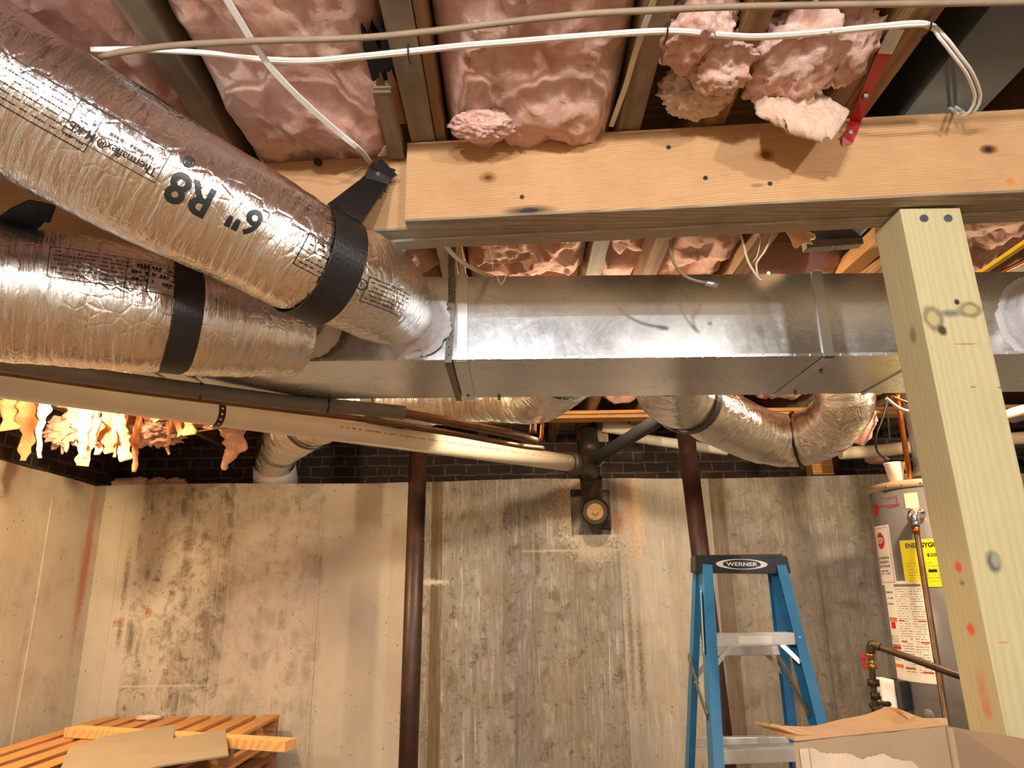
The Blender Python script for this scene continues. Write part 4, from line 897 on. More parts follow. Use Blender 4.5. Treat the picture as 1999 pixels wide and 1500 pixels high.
# ---------------------------------------------------------------- red strap and grey-blue duct box at upper right
a = beamY(1653, 276)+Vector((0, -0.003, 0))
rs0 = [a+Vector((-0.012, 0, -0.001)), a, beamY(1667, 240)+Vector((0, -0.006, 0)), PZ(1690, 186, ZJ-0.012), PZ(1722, 112, ZJ-0.014), PZ(1750, 60, ZJ-0.012)]
bm = NB(); ribbon(bm, rs0, [Vector((-0.2, -1, -0.35))]*6, 0.021, 0.0012)
rs = tag(obj('steel_strap', bm, M_REDM), 'red painted steel strap screwed between joist and beam, worn bare at its top', 'strap')
bm = NB(); ribbon(bm, [PZ(1728, 104, ZJ-0.0155), PZ(1752, 56, ZJ-0.0135)], [Vector((-0.2, -1, -0.35))]*2, 0.0215, 0.0014); obj('bare_end', bm, M_ALU, rs)['label'] = 'bare grey worn end'
for q in (PZ(1689, 188, ZJ-0.0155), beamY(1657, 262)+Vector((0, -0.006, 0))):
    bm = NB(); cyl(bm, q+Vector((0, 0.006, 0.002)), q-Vector((0, 0.003, 0.001)), 0.0042, n=12); obj('screw_head', bm, M_ZINC, rs)
bm = NB(); box(bm, (0.775, -0.4, H+0.89), (0.925, 1.75, ZS-0.003), 0.003); box(bm, (0.768, 0.42, H+0.887), (0.932, 0.46, ZS-0.004), 0.001)
tag(obj('return_duct', bm, M_DUCTG), 'dusty blue-grey metal duct box running over the beam at upper right', 'duct')
# ---------------------------------------------------------------- lally columns
def column(px0, py0, px1, py1, Y, lab):
    a = PY(px0, py0, Y); b = PY(px1, py1, Y); d = (b-a)/(b.z-a.z); top = a+d*(H+0.838-a.z); bot = a+d*(0.008-a.z)
    r = thing('steel_column', lab, 'column', bot, 'round steel columns at the back wall')
    bm = NB(); cyl(bm, bot, top, 0.0445, n=40, caps=True); obj('column_shaft', bm, M_LALLY, r)
    bm = NB(); box(bm, top-Vector((.06, .06, 0)), top+Vector((.06, .06, .006)), 0.001); obj('cap_plate', bm, M_LALLY, r)
    bm = NB(); box(bm, bot-Vector((.07, .07, .007)), bot+Vector((.07, .07, 0)), 0.001); obj('base_plate', bm, M_LALLY, r)
column(816, 900, 797, 1490, 3.57, 'dark red-brown round steel column, left of the cast iron stack')
column(1350, 940, 1406, 1400, 3.57, 'dark red-brown round steel column standing behind the ladder')
# ---------------------------------------------------------------- drain pipe, grey pipe
pv = thing('drain_pipe', 'long white plastic drain pipe slanting to the cast iron stack', 'pipe', P(560, 830, 2.5))
a = P(-90, 735, 1.80); b = P(1118, 905, 3.45); a = a-(b-a).normalized()*0.72
bm = NB(); cyl(bm, a, b, 0.041, n=40); obj('pipe_run', bm, M_PVC, pv)
d_ = (b-a).normalized(); tpar = (P(411, 802, 2.3)-a).dot(d_)
q = a+d_*tpar; bm = NB(); cyl(bm, q-d_*0.011, q+d_*0.011, 0.0425, n=40); sm_ = obj('pipe_clamp', bm, M_IRON, pv)
rt = d_.cross(Vector((0, 0, 1))).normalized(); fw = (CAM-q); fw -= d_*fw.dot(d_); fw.normalize(); upv = d_.cross(fw)
bm = NB()
for k in range(-2, 4):
    ang = k*0.42; n_ = fw*math.cos(ang)+upv*math.sin(ang); cyl(bm, q+n_*0.0424, q+n_*0.0432, 0.0035, n=10)
obj('clamp_holes', bm, M_PVC, sm_)
# red print line on the pipe
bm = NB(); rnd = random.Random(5); s_ = (P(640, 815, 2.6)-a).dot(d_)
while s_ < (b-a).length-0.05:
    w_ = rnd.uniform(0.004, 0.012); n0 = fw*math.cos(-0.45)-upv*math.sin(-0.45)*-1
    ang = 0.35*(1 if upv.z > 0 else -1); n_ = fw*math.cos(ang)+upv*math.sin(ang); t_ = -fw*math.sin(ang)+upv*math.cos(ang); c0 = a+d_*s_+n_*0.0412
    bm.faces.new([bm.verts.new(c0+t_*0.003), bm.verts.new(c0+d_*w_+t_*0.003), bm.verts.new(c0+d_*w_-t_*0.003), bm.verts.new(c0-t_*0.003)]); s_ += w_+rnd.choice((0.004, 0.004, 0.016))
obj('printed_line', bm, plain('red_pipe_print', srgb(178, 120, 104), 0.5), pv)
gp = thing('insulated_pipe', 'grey foam-sleeved pipe running above the white drain pipe, bare metal at its far end', 'pipe', P(400, 765, 1.9))
g = [P(-80, 690, 1.58)-(P(0, 708, 1.62)-P(-80, 690, 1.58)).normalized()*0.6, P(-80, 690, 1.58), P(0, 708, 1.62), P(200, 738, 1.72), P(400, 765, 1.86), P(560, 785, 2.0), P(700, 797, 2.12), P(790, 806, 2.18)]
bm = NB(); tube(bm, g, 0.021, 20); obj('foam_sleeve', bm, M_GREY, gp)
bm = NB(); g2 = [P(780, 806, 2.18), P(900, 828, 2.3), P(1000, 848, 2.44), P(1046, 862, 2.52)]; tube(bm, g2, 0.0145, 16); gb = obj('bare_pipe', bm, M_COPDULL, gp)
for px, py, z in ((392, 764, 1.855), (640, 792, 2.07)):
    l_ = P(px, py, z); bm = NB(); dd = Vector((1, 0.35, 0)).normalized(); cyl(bm, l_-dd*0.003, l_+dd*0.003, 0.0225, n=24); obj('sleeve_joint', bm, M_IRON, gp)
# second thin pipe below/behind the grey one
cable('water_pipe', [P(-80, 716, 1.72), P(0, 726, 1.76), P(300, 768, 1.95), P(560, 800, 2.12), P(800, 832, 2.35), P(1000, 868, 2.6), P(1060, 876, 2.68)], 0.010, M_COPDULL, 'thin brown water pipe tucked between the sleeved pipe and the drain pipe', 'pipe')
# risers at the right end of these pipes
cable('water_pipe', [P(1052, 862, 2.54), P(1057, 850, 2.54), P(1059, 820, 2.54), P(1060, 775, 2.54), P(1062, 740, 2.54)], 0.0075, M_COPPER, 'thin copper riser at the end of the sleeved pipe', 'pipe')
cable('water_pipe', [P(1040, 846, 2.62), P(1041, 820, 2.62), P(1044, 790, 2.62), P(1050, 760, 2.62)], 0.014, M_COPDULL, 'thicker dull copper riser beside the thin one behind the trunk duct', 'pipe')
# ---------------------------------------------------------------- cast iron stack and cleanout
SY = 3.83
st = thing('soil_stack', 'dark cast iron soil stack entering the niche in the back wall', 'pipe', PY(1163, 1050, 3.9))
def S(px, py, y=SY): return PY(px, py, y)
bm = NB(); top = S(1149, 835); bot = S(1157, 1000)
ax = (bot-top).normalized(); Ln = (bot-top).length
def at_y(py): return (S(1149+(py-835)*8/165, py)-top).dot(ax)
prof = [(0, .048), (at_y(862), .048), (at_y(863), .056), (at_y(886), .056), (at_y(887), .046), (at_y(932), .046), (at_y(933), .060), (at_y(940), .060), (at_y(955), .057), (at_y(957), .050), (Ln, .050)]
lathe(bm, top, ax, prof, 40); obj('stack_pipe', bm, M_IRON, st)
bm = NB(); c0 = S(1161, 995, 3.98); c1 = S(1162, 1000, 3.72); lathe(bm, c0, c1-c0, [(0, .060), ((c1-c0).length*0.55, .060), ((c1-c0).length*0.56, .072), ((c1-c0).length*0.8, .074), ((c1-c0).length*0.84, .064), ((c1-c0).length, .062)], 40); ct = obj('cleanout_hub', bm, M_IRON, st)
bm = NB(); dd = (c1-c0).normalized(); lathe(bm, c1-dd*0.004, dd, [(0, .046), (.008, .045), (.010, .040)], 36); x_ = dd.orthogonal().normalized(); box(bm, (-.012, -.012, 0), (.012, .012, .018), 0.002, basis(x_, dd.cross(x_), dd, c1+dd*0.004)); pl = obj('cleanout_plug', bm, plain('tan_brass_plug', srgb(150, 120, 82), 0.5, 0.3, 0.2, 30), ct)
bm = NB(); j0 = S(1120, 905, 3.44); j1 = S(1152, 925, SY); tube(bm, [b-d_*0.02, b+d_*0.05, b.lerp(j1, 0.5)+Vector((0.03, 0, 0.0)), j1], 0.047, 28); lathe(bm, b-d_*0.03, d_, [(0, .047), (0.002, .055), (.05, .055), (.052, .048)], 32); obj('branch_fitting', bm, M_IRON, st)
bm = NB(); q = S(1150, 862); bm2 = S(1142, 846); tube(bm, [S(1147, 835), S(1143, 825), S(1145, 812), S(1152, 800), S(1153, 780), S(1153, 760)], 0.011, 12); obj('vent_tube', bm, M_COPDULL, st)
bm = NB(); box(bm, (nx0+0.003, YB-0.012, nz1-0.028), (S(1136, 960, YB).x, YB+0.02, nz1+0.004), 0.002); box(bm, (nx1-0.05, YB-0.01, nz0+0.03), (nx1-0.002, YB+0.05, nz1), 0.004); obj('niche_packing', bm, M_IRON, st)
bm = NB(); box(bm, S(1165, 822, 3.9)-Vector((0, 0, 0.12)), S(1186, 822, 3.9)+Vector((0, .05, 0.06)), 0.004); tag(obj('wood_block', bm, M_JOIST), 'dark wooden block on the wall right of the soil stack', 'wood block')
cable('ground_wire', [S(1180, 850), S(1183, 870), S(1182, 890), S(1176, 905), S(1168, 912)], 0.002, M_GREY, 'thin grey wire curving beside the soil stack', 'wire')
# ABS and jacketed pipes by the stack
cable('black_drain_pipe', [P(1150, 905, 3.7), P(1200, 873, 3.35), P(1250, 842, 3.05), P(1285, 815, 2.85), P(1292, 770, 2.9)], 0.030, plain('black_pipe', (0.012, 0.012, 0.012), 0.75, spec=None) if False else plain('black_pipe', (0.010, 0.010, 0.010), 0.8), 'black plastic pipe slanting up behind the foil duct', 'pipe')
cable('jacketed_pipe', [PY(1176, 830, 3.88), PY(1230, 838, 3.88), PY(1262, 845, 3.88)], 0.042, plain('white_pipe_jacket', srgb(220, 212, 200), 0.8, 0, 0.08, 20, 0.3), 'short fat white jacketed pipe under the header right of the stack', 'pipe')
cable('jacketed_pipe', [PY(1242, 855, 3.8), PY(1290, 862, 3.8), PY(1332, 868, 3.8), PY(1420, 880, 3.8)], 0.028, plain('dusty_white_jacket', srgb(190, 184, 174), 0.7, 0, 0.08, 20, 0.3), 'thinner white jacketed pipe passing behind the right steel column', 'pipe')
cable('tie_cord', [PY(262, 850, 3.4), PY(320, 850, 3.4), PY(380, 843, 3.3), PY(440, 834, 3.2), PY(498, 829, 3.1)], 0.004, M_CREAM, 'pale cord strung below the drain pipe to the rear silver duct', 'cord')
# right side behind the trunk
cable('vent_pipe', [PY(1640, 885, 3.75), PY(1720, 880, 3.75), PY(1800, 871, 3.72), PY(2060, 850, 3.7)], 0.034, M_CREAM, 'cream plastic pipe running level behind the water heater vent', 'pipe')
bm = NB(); q = PY(1618, 890, 3.9); box(bm, (q.x-0.045, 4.03, ZW+0.012), (q.x+0.075, 4.12, ZJ-0.002), 0.004); tag(obj('wood_stud', bm, M_HEAD), 'pale upright wood block on the wall top right of the sagging duct', 'wood block')
cable('copper_pipe', [P(1752, 770, 3.0), P(1779, 955, 3.0)], 0.0115, M_COPPER, 'bright copper riser beside the water heater vent', 'pipe')
cable('power_cable', [P(1735, 775, 3.2), P(1722, 820, 3.2), P(1711, 850, 3.2), P(1712, 880, 3.2), P(1730, 900, 3.2), P(1738, 925, 3.3)], 0.005, M_BLACK, 'black cord hanging in a curve above the paper cup', 'cord')
cable('power_cable', [P(1731, 770, 3.3), P(1734, 820, 3.3), P(1737, 862, 3.3)], 0.004, M_BLACK, 'short straight black cord beside the curved one', 'cord')
cable('cable', [P(1730, 778, 2.6), P(1755, 797, 2.6), P(1780, 804, 2.6), P(1830, 806, 2.6)], 0.006, M_CREAM, 'pale cable curving under the trunk duct beside the post')
cable('cable', [P(1740, 774, 2.5), P(1770, 786, 2.5), P(1800, 796, 2.5), P(1850, 800, 2.5)], 0.005, M_COPPER, 'copper-coloured cable above the pale one beside the post')
bm = NB(); bar(bm, P(1775, 792, 2.45), P(1783, 822, 2.45), 0.010, 0.010, bev=0.002); tag(obj('yellow_tag', bm, M_YEL), 'small yellow marker peeping from behind the post above the water heater', 'tag')
ya = P(1905, 540, 1.98); yb = P(2020, 462, 1.80)
bm = NB(); ribbon(bm, [ya, yb], [Vector((0, -0.6, -0.6))]*2, 0.013, 0.006); tag(obj('gas_tubing', bm, M_YEL), 'bright yellow gas tubing crossing at the right edge above the trunk duct', 'pipe')
cable('copper_pipe', [P(1930, 545, 2.15), P(2020, 500, 1.95)], 0.007, M_COPPER, 'thin copper pipe under the yellow tubing at the right edge', 'pipe')
bm = NB(); bar(bm, P(1630, 545, 2.3), P(1730, 455, 1.9), 0.055, 0.045, bev=0.003); tag(obj('diagonal_bridging', bm, M_HEAD), 'orange-lit slanting timber just left of the post top', 'wood block')
bm = NB(); bar(bm, P(1570, 482, 1.9), P(1680, 474, 1.9), 0.03, 0.02, bev=0.002); tag(obj('blocking_board', bm, M_JOIST), 'flat weathered board behind the beam left of the post', 'wood block')
cable('dark_pipe', [P(1975, 812, 2.6), P(2060, 790, 2.4)], 0.028, M_GREY, 'grey pipe at the right edge below the trunk duct', 'pipe')
# ---------------------------------------------------------------- bulb
def bulb(pos, lab, m):
    r = thing('light_bulb', lab, 'lamp', Vector((pos.x, pos.y, ZJ)), 'bare ceiling bulbs')
    h = ZJ-0.001
    bm = NB(); lathe(bm, Vector((pos.x, pos.y, h)), (0, 0, -1), [(0, .055), (.012, .055), (.02, .03), (.045, .022), (.05, .02)], 28); obj('lamp_holder', bm, M_CUP, r)
    if h-0.05-pos.z > 0.03: bm = NB(); cyl(bm, Vector((pos.x, pos.y, h-0.05)), Vector((pos.x, pos.y, pos.z+0.052)), 0.006, n=10); obj('stem', bm, M_CUP, r)
    bm = NB(); cyl(bm, Vector((pos.x, pos.y, pos.z+0.055)), Vector((pos.x, pos.y, pos.z+0.034)), 0.014, n=16); obj('screw_base', bm, M_BRASS, r)
    return r
bulb(BULB_POS, 'glowing warm bare bulb just below the white drain pipe at left', None)
bulb(BULB2_POS, 'warm bare bulb hidden behind the trunk duct above the soil stack', None)
bulb(HEATER_FILL_POS, 'added unseen warm bulb to light the water heater, behind the trunk duct', None)  # holder for the added heater fill lamp
# ---------------------------------------------------------------- ladder
lad = thing('step_ladder', 'blue fibreglass step ladder with black top cap at the back wall', 'ladder', Vector((0.72, 2.45, 0)))
def cpt(px, py, Y): return PY(px, py, Y)
y0 = 2.40
tl, tr = cpt(1358, 1084, y0), cpt(1537, 1086, y0); bl, br = cpt(1358, 1118, y0), cpt(1545, 1120, y0)
bm = NB(); dpt = Vector((0.01, 0.115, 0)); V = [bm.verts.new(v) for v in (bl, br, tr, tl)] + [bm.verts.new(v+dpt) for v in (bl, br, tr, tl)]
for f in ((0, 1, 2, 3), (5, 4, 7, 6), (3, 2, 6, 7), (1, 0, 4, 5), (0, 3, 7, 4), (2, 1, 5, 6)): bm.faces.new([V[i] for i in f])
bmesh.ops.bevel(bm, geom=bm.edges[:], offset=0.003, segments=2, affect='EDGES')
for cx_, w_ in ((0.5, 0.30), ):
    pass
cap = obj('top_cap', bm, M_BLACK, lad)
cu = (tr-tl).normalized(); cv = (tl-bl).normalized(); cn = Vector((0, -1, 0)); cw = (tr-tl).length; ch = (tl-bl).length
def capmap(off_): 
    o_ = bl.lerp(tr, 0.5)
    return lambda c: o_ + cu*c.x + Vector((0, 0, 1))*c.y + cn*off_
def ell(rx, ry, n=48): return poly_geo([(rx*math.cos(6.28318*k/n), ry*math.sin(6.28318*k/n)) for k in range(n)])
lx = -0.005
def putc(src, off_, m, name, par): out = NB(); merge(out, src, capmap(off_)); return obj(name, out, m, par)
for k, (rx, ry, m) in enumerate(((0.084, 0.0165, M_WHITE), (0.062, 0.0145, M_BLACK))): putc(ell(rx, ry), 0.0012+0.0008*k, m, 'logo_oval', cap)
putc(textfit('WERNER', 0, 0, 0.102, 0.0125, 0.0012, 0), 0.0030, M_WHITE, 'logo_lettering', cap)
bm = NB()
for sx in (-0.085, 0.06):
    o_ = bl.lerp(tr, 0.5); box(bm, o_+Vector((sx, -0.0016, 0.019)), o_+Vector((sx+0.055, 0.002, 0.0235)), 0.0006)
obj('tool_slots', bm, M_LGREY if False else M_INK, cap)
bm = NB(); box(bm, tl+Vector((0.012, 0.01, -0.001)), tr+Vector((-0.012, 0.09, 0.0025)), 0.001); obj('cap_tray', bm, plain('worn_cap_top', srgb(70, 58, 48), 0.6), cap)
def rail(p0, p1, w_, d_, name='rail'):
    """C-channel rail: web outward"""
    p0 = Vector(p0); p1 = Vector(p1); dr = (p1-p0).normalized(); full = p0 + dr*((p0.z-0.01)/-dr.z)
    bm = NB(); sx = w_
    z = dr; x = Vector((1, 0, 0)); x = (x - z*x.dot(z)).normalized(); y = z.cross(x); L_ = (full-p0).length
    prof = [(-w_/2, -d_/2), (w_/2, -d_/2), (w_/2, -d_/2+0.004), (-w_/2+0.004, -d_/2+0.004), (-w_/2+0.004, d_/2-0.004), (w_/2, d_/2-0.004), (w_/2, d_/2), (-w_/2, d_/2)]
    return bm, prof, x, y, z, p0, L_
def make_rail(p0, p1, w_, d_, side):
    bm, prof, x, y, z, o_, L_ = rail(p0, p1, w_, d_); A = [bm.verts.new(o_+x*a*side+y*b) for a, b in prof]; B = [bm.verts.new(o_+x*a*side+y*b+z*L_) for a, b in prof]
    for k in range(8): bm.faces.new((A[k], A[(k+1) % 8], B[(k+1) % 8], B[k]))
    bm.faces.new(A[::-1]); bm.faces.new(B); r = obj('rail', bm, M_BLUE, lad)
    f_ = o_+z*L_; bm = NB(); bar(bm, f_-z*0.05, f_+z*0.008, w_+0.008, d_+0.008, Vector((0, 1, 0)), 0.003); obj('rubber_foot', bm, M_BLACK, r); return r
FL0, FL1 = cpt(1377, 1110, 2.425), P(1398, 1490, 2.02)
FR0, FR1 = cpt(1519, 1110, 2.425), P(1596, 1412, 2.10)
BL0, BL1 = cpt(1362, 1112, 2.50), P(1347, 1490, 2.48)
BR0, BR1 = cpt(1510, 1112, 2.50), P(1552, 1490, 2.48)
make_rail(FL0, FL1, 0.030, 0.070, 1); make_rail(FR0, FR1, 0.030, 0.070, -1); make_rail(BL0, BL1, 0.022, 0.045, 1); make_rail(BR0, BR1, 0.030, 0.045, -1)
def on(p0, p1, z): return p0 + (p1-p0)*((z-p0.z)/(p1.z-p0.z))
for k in range(5):
    zz = FL0.z + 0.03 - 0.305*(k+1) + 0.075
    a_, b_ = on(FL0, FL1, zz), on(FR0, FR1, zz)
    if a_.z < 0.15: break
    bm = NB(); a2 = a_+Vector((0.012, -0.036, 0)); b2 = b_+Vector((-0.012, -0.036, 0))
    w_ = (b2-a2); X_ = w_.normalized(); Y_ = Vector((0, 0, 1)).cross(X_).normalized(); M_ = basis(X_, Y_, Vector((0, 0, 1)), a2)
    box(bm, (0, 0, -0.004), (w_.length, 0.078, 0), 0.0008, M_); box(bm, (0, 0, -0.034), (w_.length, 0.003, -0.003), 0.0008, M_); box(bm, (0, 0.075, -0.030), (w_.length, 0.078, -0.003), 0.0008, M_)
    for r_ in range(5): box(bm, (0, 0.008+r_*0.014, 0), (w_.length, 0.011+r_*0.014, 0.0014), 0, M_)
    s1 = obj('step', bm, M_ALU, lad)
    if k == 0: bm = NB(); box(bm, (w_.length*0.28, -0.001, -0.028), (w_.length*0.70, 0.0, -0.006), 0, M_); obj('step_label', bm, M_PAPER, s1)
    for s_, q_ in ((-1, a2), (1, b2)):
        if k == 0:
            bm = NB(); i_ = q_+X_*(0.045*-s_)+Vector((0, 0.006, -0.032)); o2 = on(FL0, FL1, zz-0.085) if s_ < 0 else on(FR0, FR1, zz-0.085); bar(bm, i_, o2+Vector((0.012*-s_, -0.02, 0)), 0.014, 0.004, Vector((0, 1, 0)), 0.001); obj('brace', bm, M_ALU, lad)
    bm = NB()
    for q_ in (a_, b_):
        c_ = q_+Vector((0.0, -0.036, -0.015)); cyl(bm, c_, c_-Vector((0, 0.004, 0)), 0.005, n=12)
    obj('rivet', bm, M_ALU, s1)
for k in range(5):
    zz = FL0.z - 0.27 - 0.305*k
    a_, b_ = on(BL0, BL1, zz), on(BR0, BR1, zz); bm = NB(); bar(bm, a_, b_, 0.036, 0.028, Vector((0, 1, 0)), 0.002) if False else bar(bm, a_, b_, 0.03, 0.03, Vector((0, 0, 1)), 0.002); obj('rear_rung', bm, M_ALU, lad)
    if k == 0:
        for (p_, q_, s_) in ((a_, on(BL0, BL1, zz-0.09), 1), (b_, on(BR0, BR1, zz-0.09), -1)):
            bm = NB(); bar(bm, p_+Vector((0.06*s_, -0.012, -0.012)), q_+Vector((0, -0.014, 0)), 0.016, 0.004, Vector((0, 1, 0)), 0.001); obj('brace', bm, M_ALU, lad)
M_SPR = plain('spreader_steel', srgb(110, 108, 100), 0.45, 0.7, 0.2, 30)
for (A0, A1, B0, B1, s_) in ((FL0, FL1, BL0, BL1, -1), (FR0, FR1, BR0, BR1, -1)):
    p_ = on(A0, A1, H-0.36)+Vector((0.017*s_, 0, 0)); q_ = on(B0, B1, H-0.22)+Vector((0.02*s_, 0, 0)); m_ = p_.lerp(q_, 0.5)+Vector((-0.004, 0, 0.004))
    bm = NB(); bar(bm, p_, m_, 0.004, 0.022, Vector((0, 0, 1)), 0.001); bar(bm, m_+Vector((0.004, 0, -0.002)), q_, 0.004, 0.022, Vector((0, 0, 1)), 0.001); sp_ = obj('spreader', bm, M_SPR, lad)
    bm = NB(); cyl(bm, m_-Vector((.006, 0, 0)), m_+Vector((.008, 0, 0)), 0.005, n=10); obj('hinge_pin', bm, M_SPR, sp_)
q_ = on(FL0, FL1, H-0.02); bm = NB(); a_ = on(FL0, FL1, FL0.z-0.075)+Vector((-0.0165, 0, 0)); b_ = on(FL0, FL1, FL0.z-0.26)+Vector((-0.0165, 0, 0)); bar(bm, a_, b_, 0.0012, 0.045, Vector((0, 0, 1)), 0); obj('warning_sticker', bm, M_PAPER, lad)
# ---------------------------------------------------------------- water heater
HC = Vector((P(1797, 950, 3.1).x+0.045, 3.12, 0)); HR = 0.25; HT = H+0.425; HB = 0.45
wh = thing('water_heater', 'tall grey gas water heater with stop and energy labels behind the post', 'water heater', Vector((HC.x, HC.y, HB)))
def HCc(z): return Vector((HC.x+ (H-z)*-0.015, HC.y, z))
hax = (HCc(HB)-HCc(HT)).normalized()
bm = NB(); o_ = HCc(HT); L_ = (HCc(HB)-o_).length; lathe(bm, o_, hax, [(0.02, HR), (L_, HR)], 96); tank = obj('tank_jacket', bm, M_TANK, wh)
bm = NB(); lathe(bm, o_, hax, [(0, .0), (0, HR-0.008), (0.003, HR+0.002), (0.032, HR+0.004), (0.033, HR+0.001)], 96); obj('top_lid', bm, M_TANKTOP, wh)
bm = NB()
for k in range(10):
    a_ = math.radians(-160+k*16); n_ = Vector((math.cos(a_), math.sin(a_), 0)); q = o_+hax*0.018+n_*(HR+0.003); cyl(bm, q, q+n_*0.003, 0.004, n=8)
obj('lid_screws', bm, M_SHINY, wh)
bm = NB(); lathe(bm, HCc(HB+0.001), (0, 0, -1), [(0, HR-0.01), (0.07, HR-0.02)], 48); obj('base_ring', bm, M_BLACK, wh)
bm = NB(); box(bm, (HC.x-0.27, HC.y-0.27, 0), (HC.x+0.37, HC.y+0.27, HB-0.072), 0.01); tag(obj('concrete_plinth', bm, M_CONC2), 'concrete block plinth under the water heater', 'plinth')
bm = NB(); vt = o_+Vector((0, 0, 0.0)); lathe(bm, vt+Vector((0.0, 0, 0.035)), (0, 0, 1), [(0, .085), (.035, .055), (.05, .052), (.17, .052), (.172, .056), (.18, .056), (.182, .052), (.50, .052)], 36)
for k in range(4):
    a_ = math.radians(45+90*k); bar(bm, vt+Vector((math.cos(a_)*.07, math.sin(a_)*.07, 0.001)), vt+Vector((math.cos(a_)*.07, math.sin(a_)*.07, .042)), 0.012, 0.002)
obj('draft_hood', bm, M_GALV2, wh)
def hs_(ang, z, h=0.0): # ang in degrees, 0 faces the camera-left..., measured from -Y toward +X
    a_ = math.radians(ang); c_ = HCc(z); return c_ + Vector((math.sin(a_), -math.cos(a_), 0))*(HR+h)
def hfind(px, py):
    best = None
    for ai in range(-90, 91, 1):
        for zi in range(0, 160):
            z = HB+0.01*zi; q = hs_(ai, z); x, y = proj(q); d2 = (x-px)**2+(y-py)**2
            if best is None or d2 < best[0]: best = (d2, ai, z)
    return best[1], best[2]
def hpatch(px, py, src, m, name, par, h=0.0015, shear=0):
    a0, z0 = hfind(px, py); out = NB(); merge(out, src, lambda c: hs_(a0+math.degrees(c.x/HR), z0+c.y, h)); return obj(name, out, m, par)
def label(px, py, w_, h_, m, name): return hpatch(px, py, rect_geo(-w_/2, -h_/2, w_/2, h_/2, 0.012), m, name, tank)
PPM = 1390/3.0
sl = label(1726, 1082, 0.115, 0.245, M_PAPER, 'stop_label')
hpatch(1726, 1082, frame_geo(-0.05, -0.113, 0.05, 0.113, 0.002), M_LRED, 'label_border', sl, 0.0022)
hpatch(1709, 1056, poly_geo([(0.030*math.cos(math.pi/8+k*math.pi/4), 0.036*math.sin(math.pi/8+k*math.pi/4)) for k in range(8)]), M_LRED, 'stop_octagon', sl, 0.0032)
hpatch(1709, 1056, textfit('STOP', 0, 0, 0.046, 0.026, 0.0016), M_PAPER, 'stop_text', sl, 0.0045)
hpatch(1722, 1098, art(textfit('DO NOT RETURN THIS', 0, 0.018, 0.085, 0.010, 0.001), textfit('WATER HEATER TO', 0, 0.001, 0.075, 0.010, 0.001), textfit('PLACE OF PURCHASE', 0, -0.016, 0.085, 0.010, 0.001), fine_print(-0.035, -0.052, 0.035, -0.030, 2, 21, 0.005)), M_INK, 'label_text', sl, 0.0022)
eg = label(1806, 1097, 0.175, 0.185, M_LYEL, 'energy_label')
hpatch(1806, 1062, textfit('ENERGYGUIDE', 0, 0.0, 0.155, 0.020, 0.002), M_INK, 'label_text', eg, 0.0022)
hpatch(1822, 1084, textfit('$208', 0.0, 0, 0.045, 0.015, 0.0008), M_INK, 'label_text', eg, 0.0022)
hpatch(1806, 1100, art(fine_print(-0.07, -0.03, 0.07, 0.006, 3, 31, 0.0015), fine_print(-0.07, -0.075, 0.07, -0.03, 4, 33, 0.0015), rect_geo(0.01, -0.036, 0.04, -0.026)), M_INK, 'fine_print', eg, 0.0022)
wl = label(1770, 1232, 0.20, 0.385, M_PAPER, 'warning_label')
hpatch(1770, 1232, art(fine_print(-0.03, -0.16, 0.03, 0.165, 34, 41, 0.0028), fine_print(0.036, -0.16, 0.092, 0.165, 34, 43, 0.0028), rect_geo(-0.03, 0.17, 0.09, 0.18), rect_geo(-0.096, -0.06, -0.04, 0.045) if False else rect_geo(-0.096, 0.044, -0.04, 0.048), rect_geo(-0.096, -0.06, -0.04, -0.056), fine_print(-0.095, 0.09, -0.045, 0.16, 3, 44, 0.007), fine_print(-0.095, -0.05, -0.045, -0.02, 4, 47, 0.003), fine_print(-0.095, -0.12, -0.045, -0.07, 7, 45, 0.003)), M_LGREY, 'fine_print', wl, 0.0022)
hpatch(1770, 1232, art(rect_geo(-0.03, 0.035, 0.0, 0.040), rect_geo(0.06, 0.035, 0.092, 0.040), rect_geo(-0.03, -0.045, 0.0, -0.040), rect_geo(0.06, -0.045, 0.092, -0.040), rect_geo(-0.03, -0.145, 0.02, -0.140), rect_geo(0.05, -0.155, 0.092, -0.150), rect_geo(-0.096, -0.075, -0.04, -0.062), rect_geo(-0.085, 0.005, -0.055, 0.030)), M_LRED, 'red_print', wl, 0.0024)
hpatch(1770, 1232, art(rect_geo(-0.096, 0.032, -0.04, 0.043), rect_geo(-0.096, -0.145, -0.04, -0.132)), M_LORG, 'orange_print', wl, 0.0023)
label(1779, 978, 0.052, 0.062, plain('cream_label', srgb(222, 212, 180), 0.6), 'small_label')
lg = hpatch(1702, 998, poly_geo([(0.022*math.cos(6.28318*k/28), 0.026*math.sin(6.28318*k/28)) for k in range(28)]), M_LRED, 'round_badge', tank, 0.0026)
hpatch(1732, 978, art(rect_geo(-0.035, 0.014, 0.05, 0.016), rect_geo(0.048, -0.012, 0.05, 0.016), ), M_LRED, 'badge_outline', lg, 0.002)
a0, z0 = hfind(1712, 993); a1_, z1_ = hfind(1757, 983); bm = NB(); n = 10; A = []
for k in range(n+1):
    t_ = k/n; A.append([bm.verts.new(hs_(a0+(a1_-a0)*t_, z0+(z1_-z0)*t_+dz, 0.0024)) for dz in (-0.0022, 0.0022)])
for p_, q_ in zip(A, A[1:]): bm.faces.new((p_[0], q_[0], q_[1], p_[1]))
obj('badge_stripe', bm, M_LRED, lg)
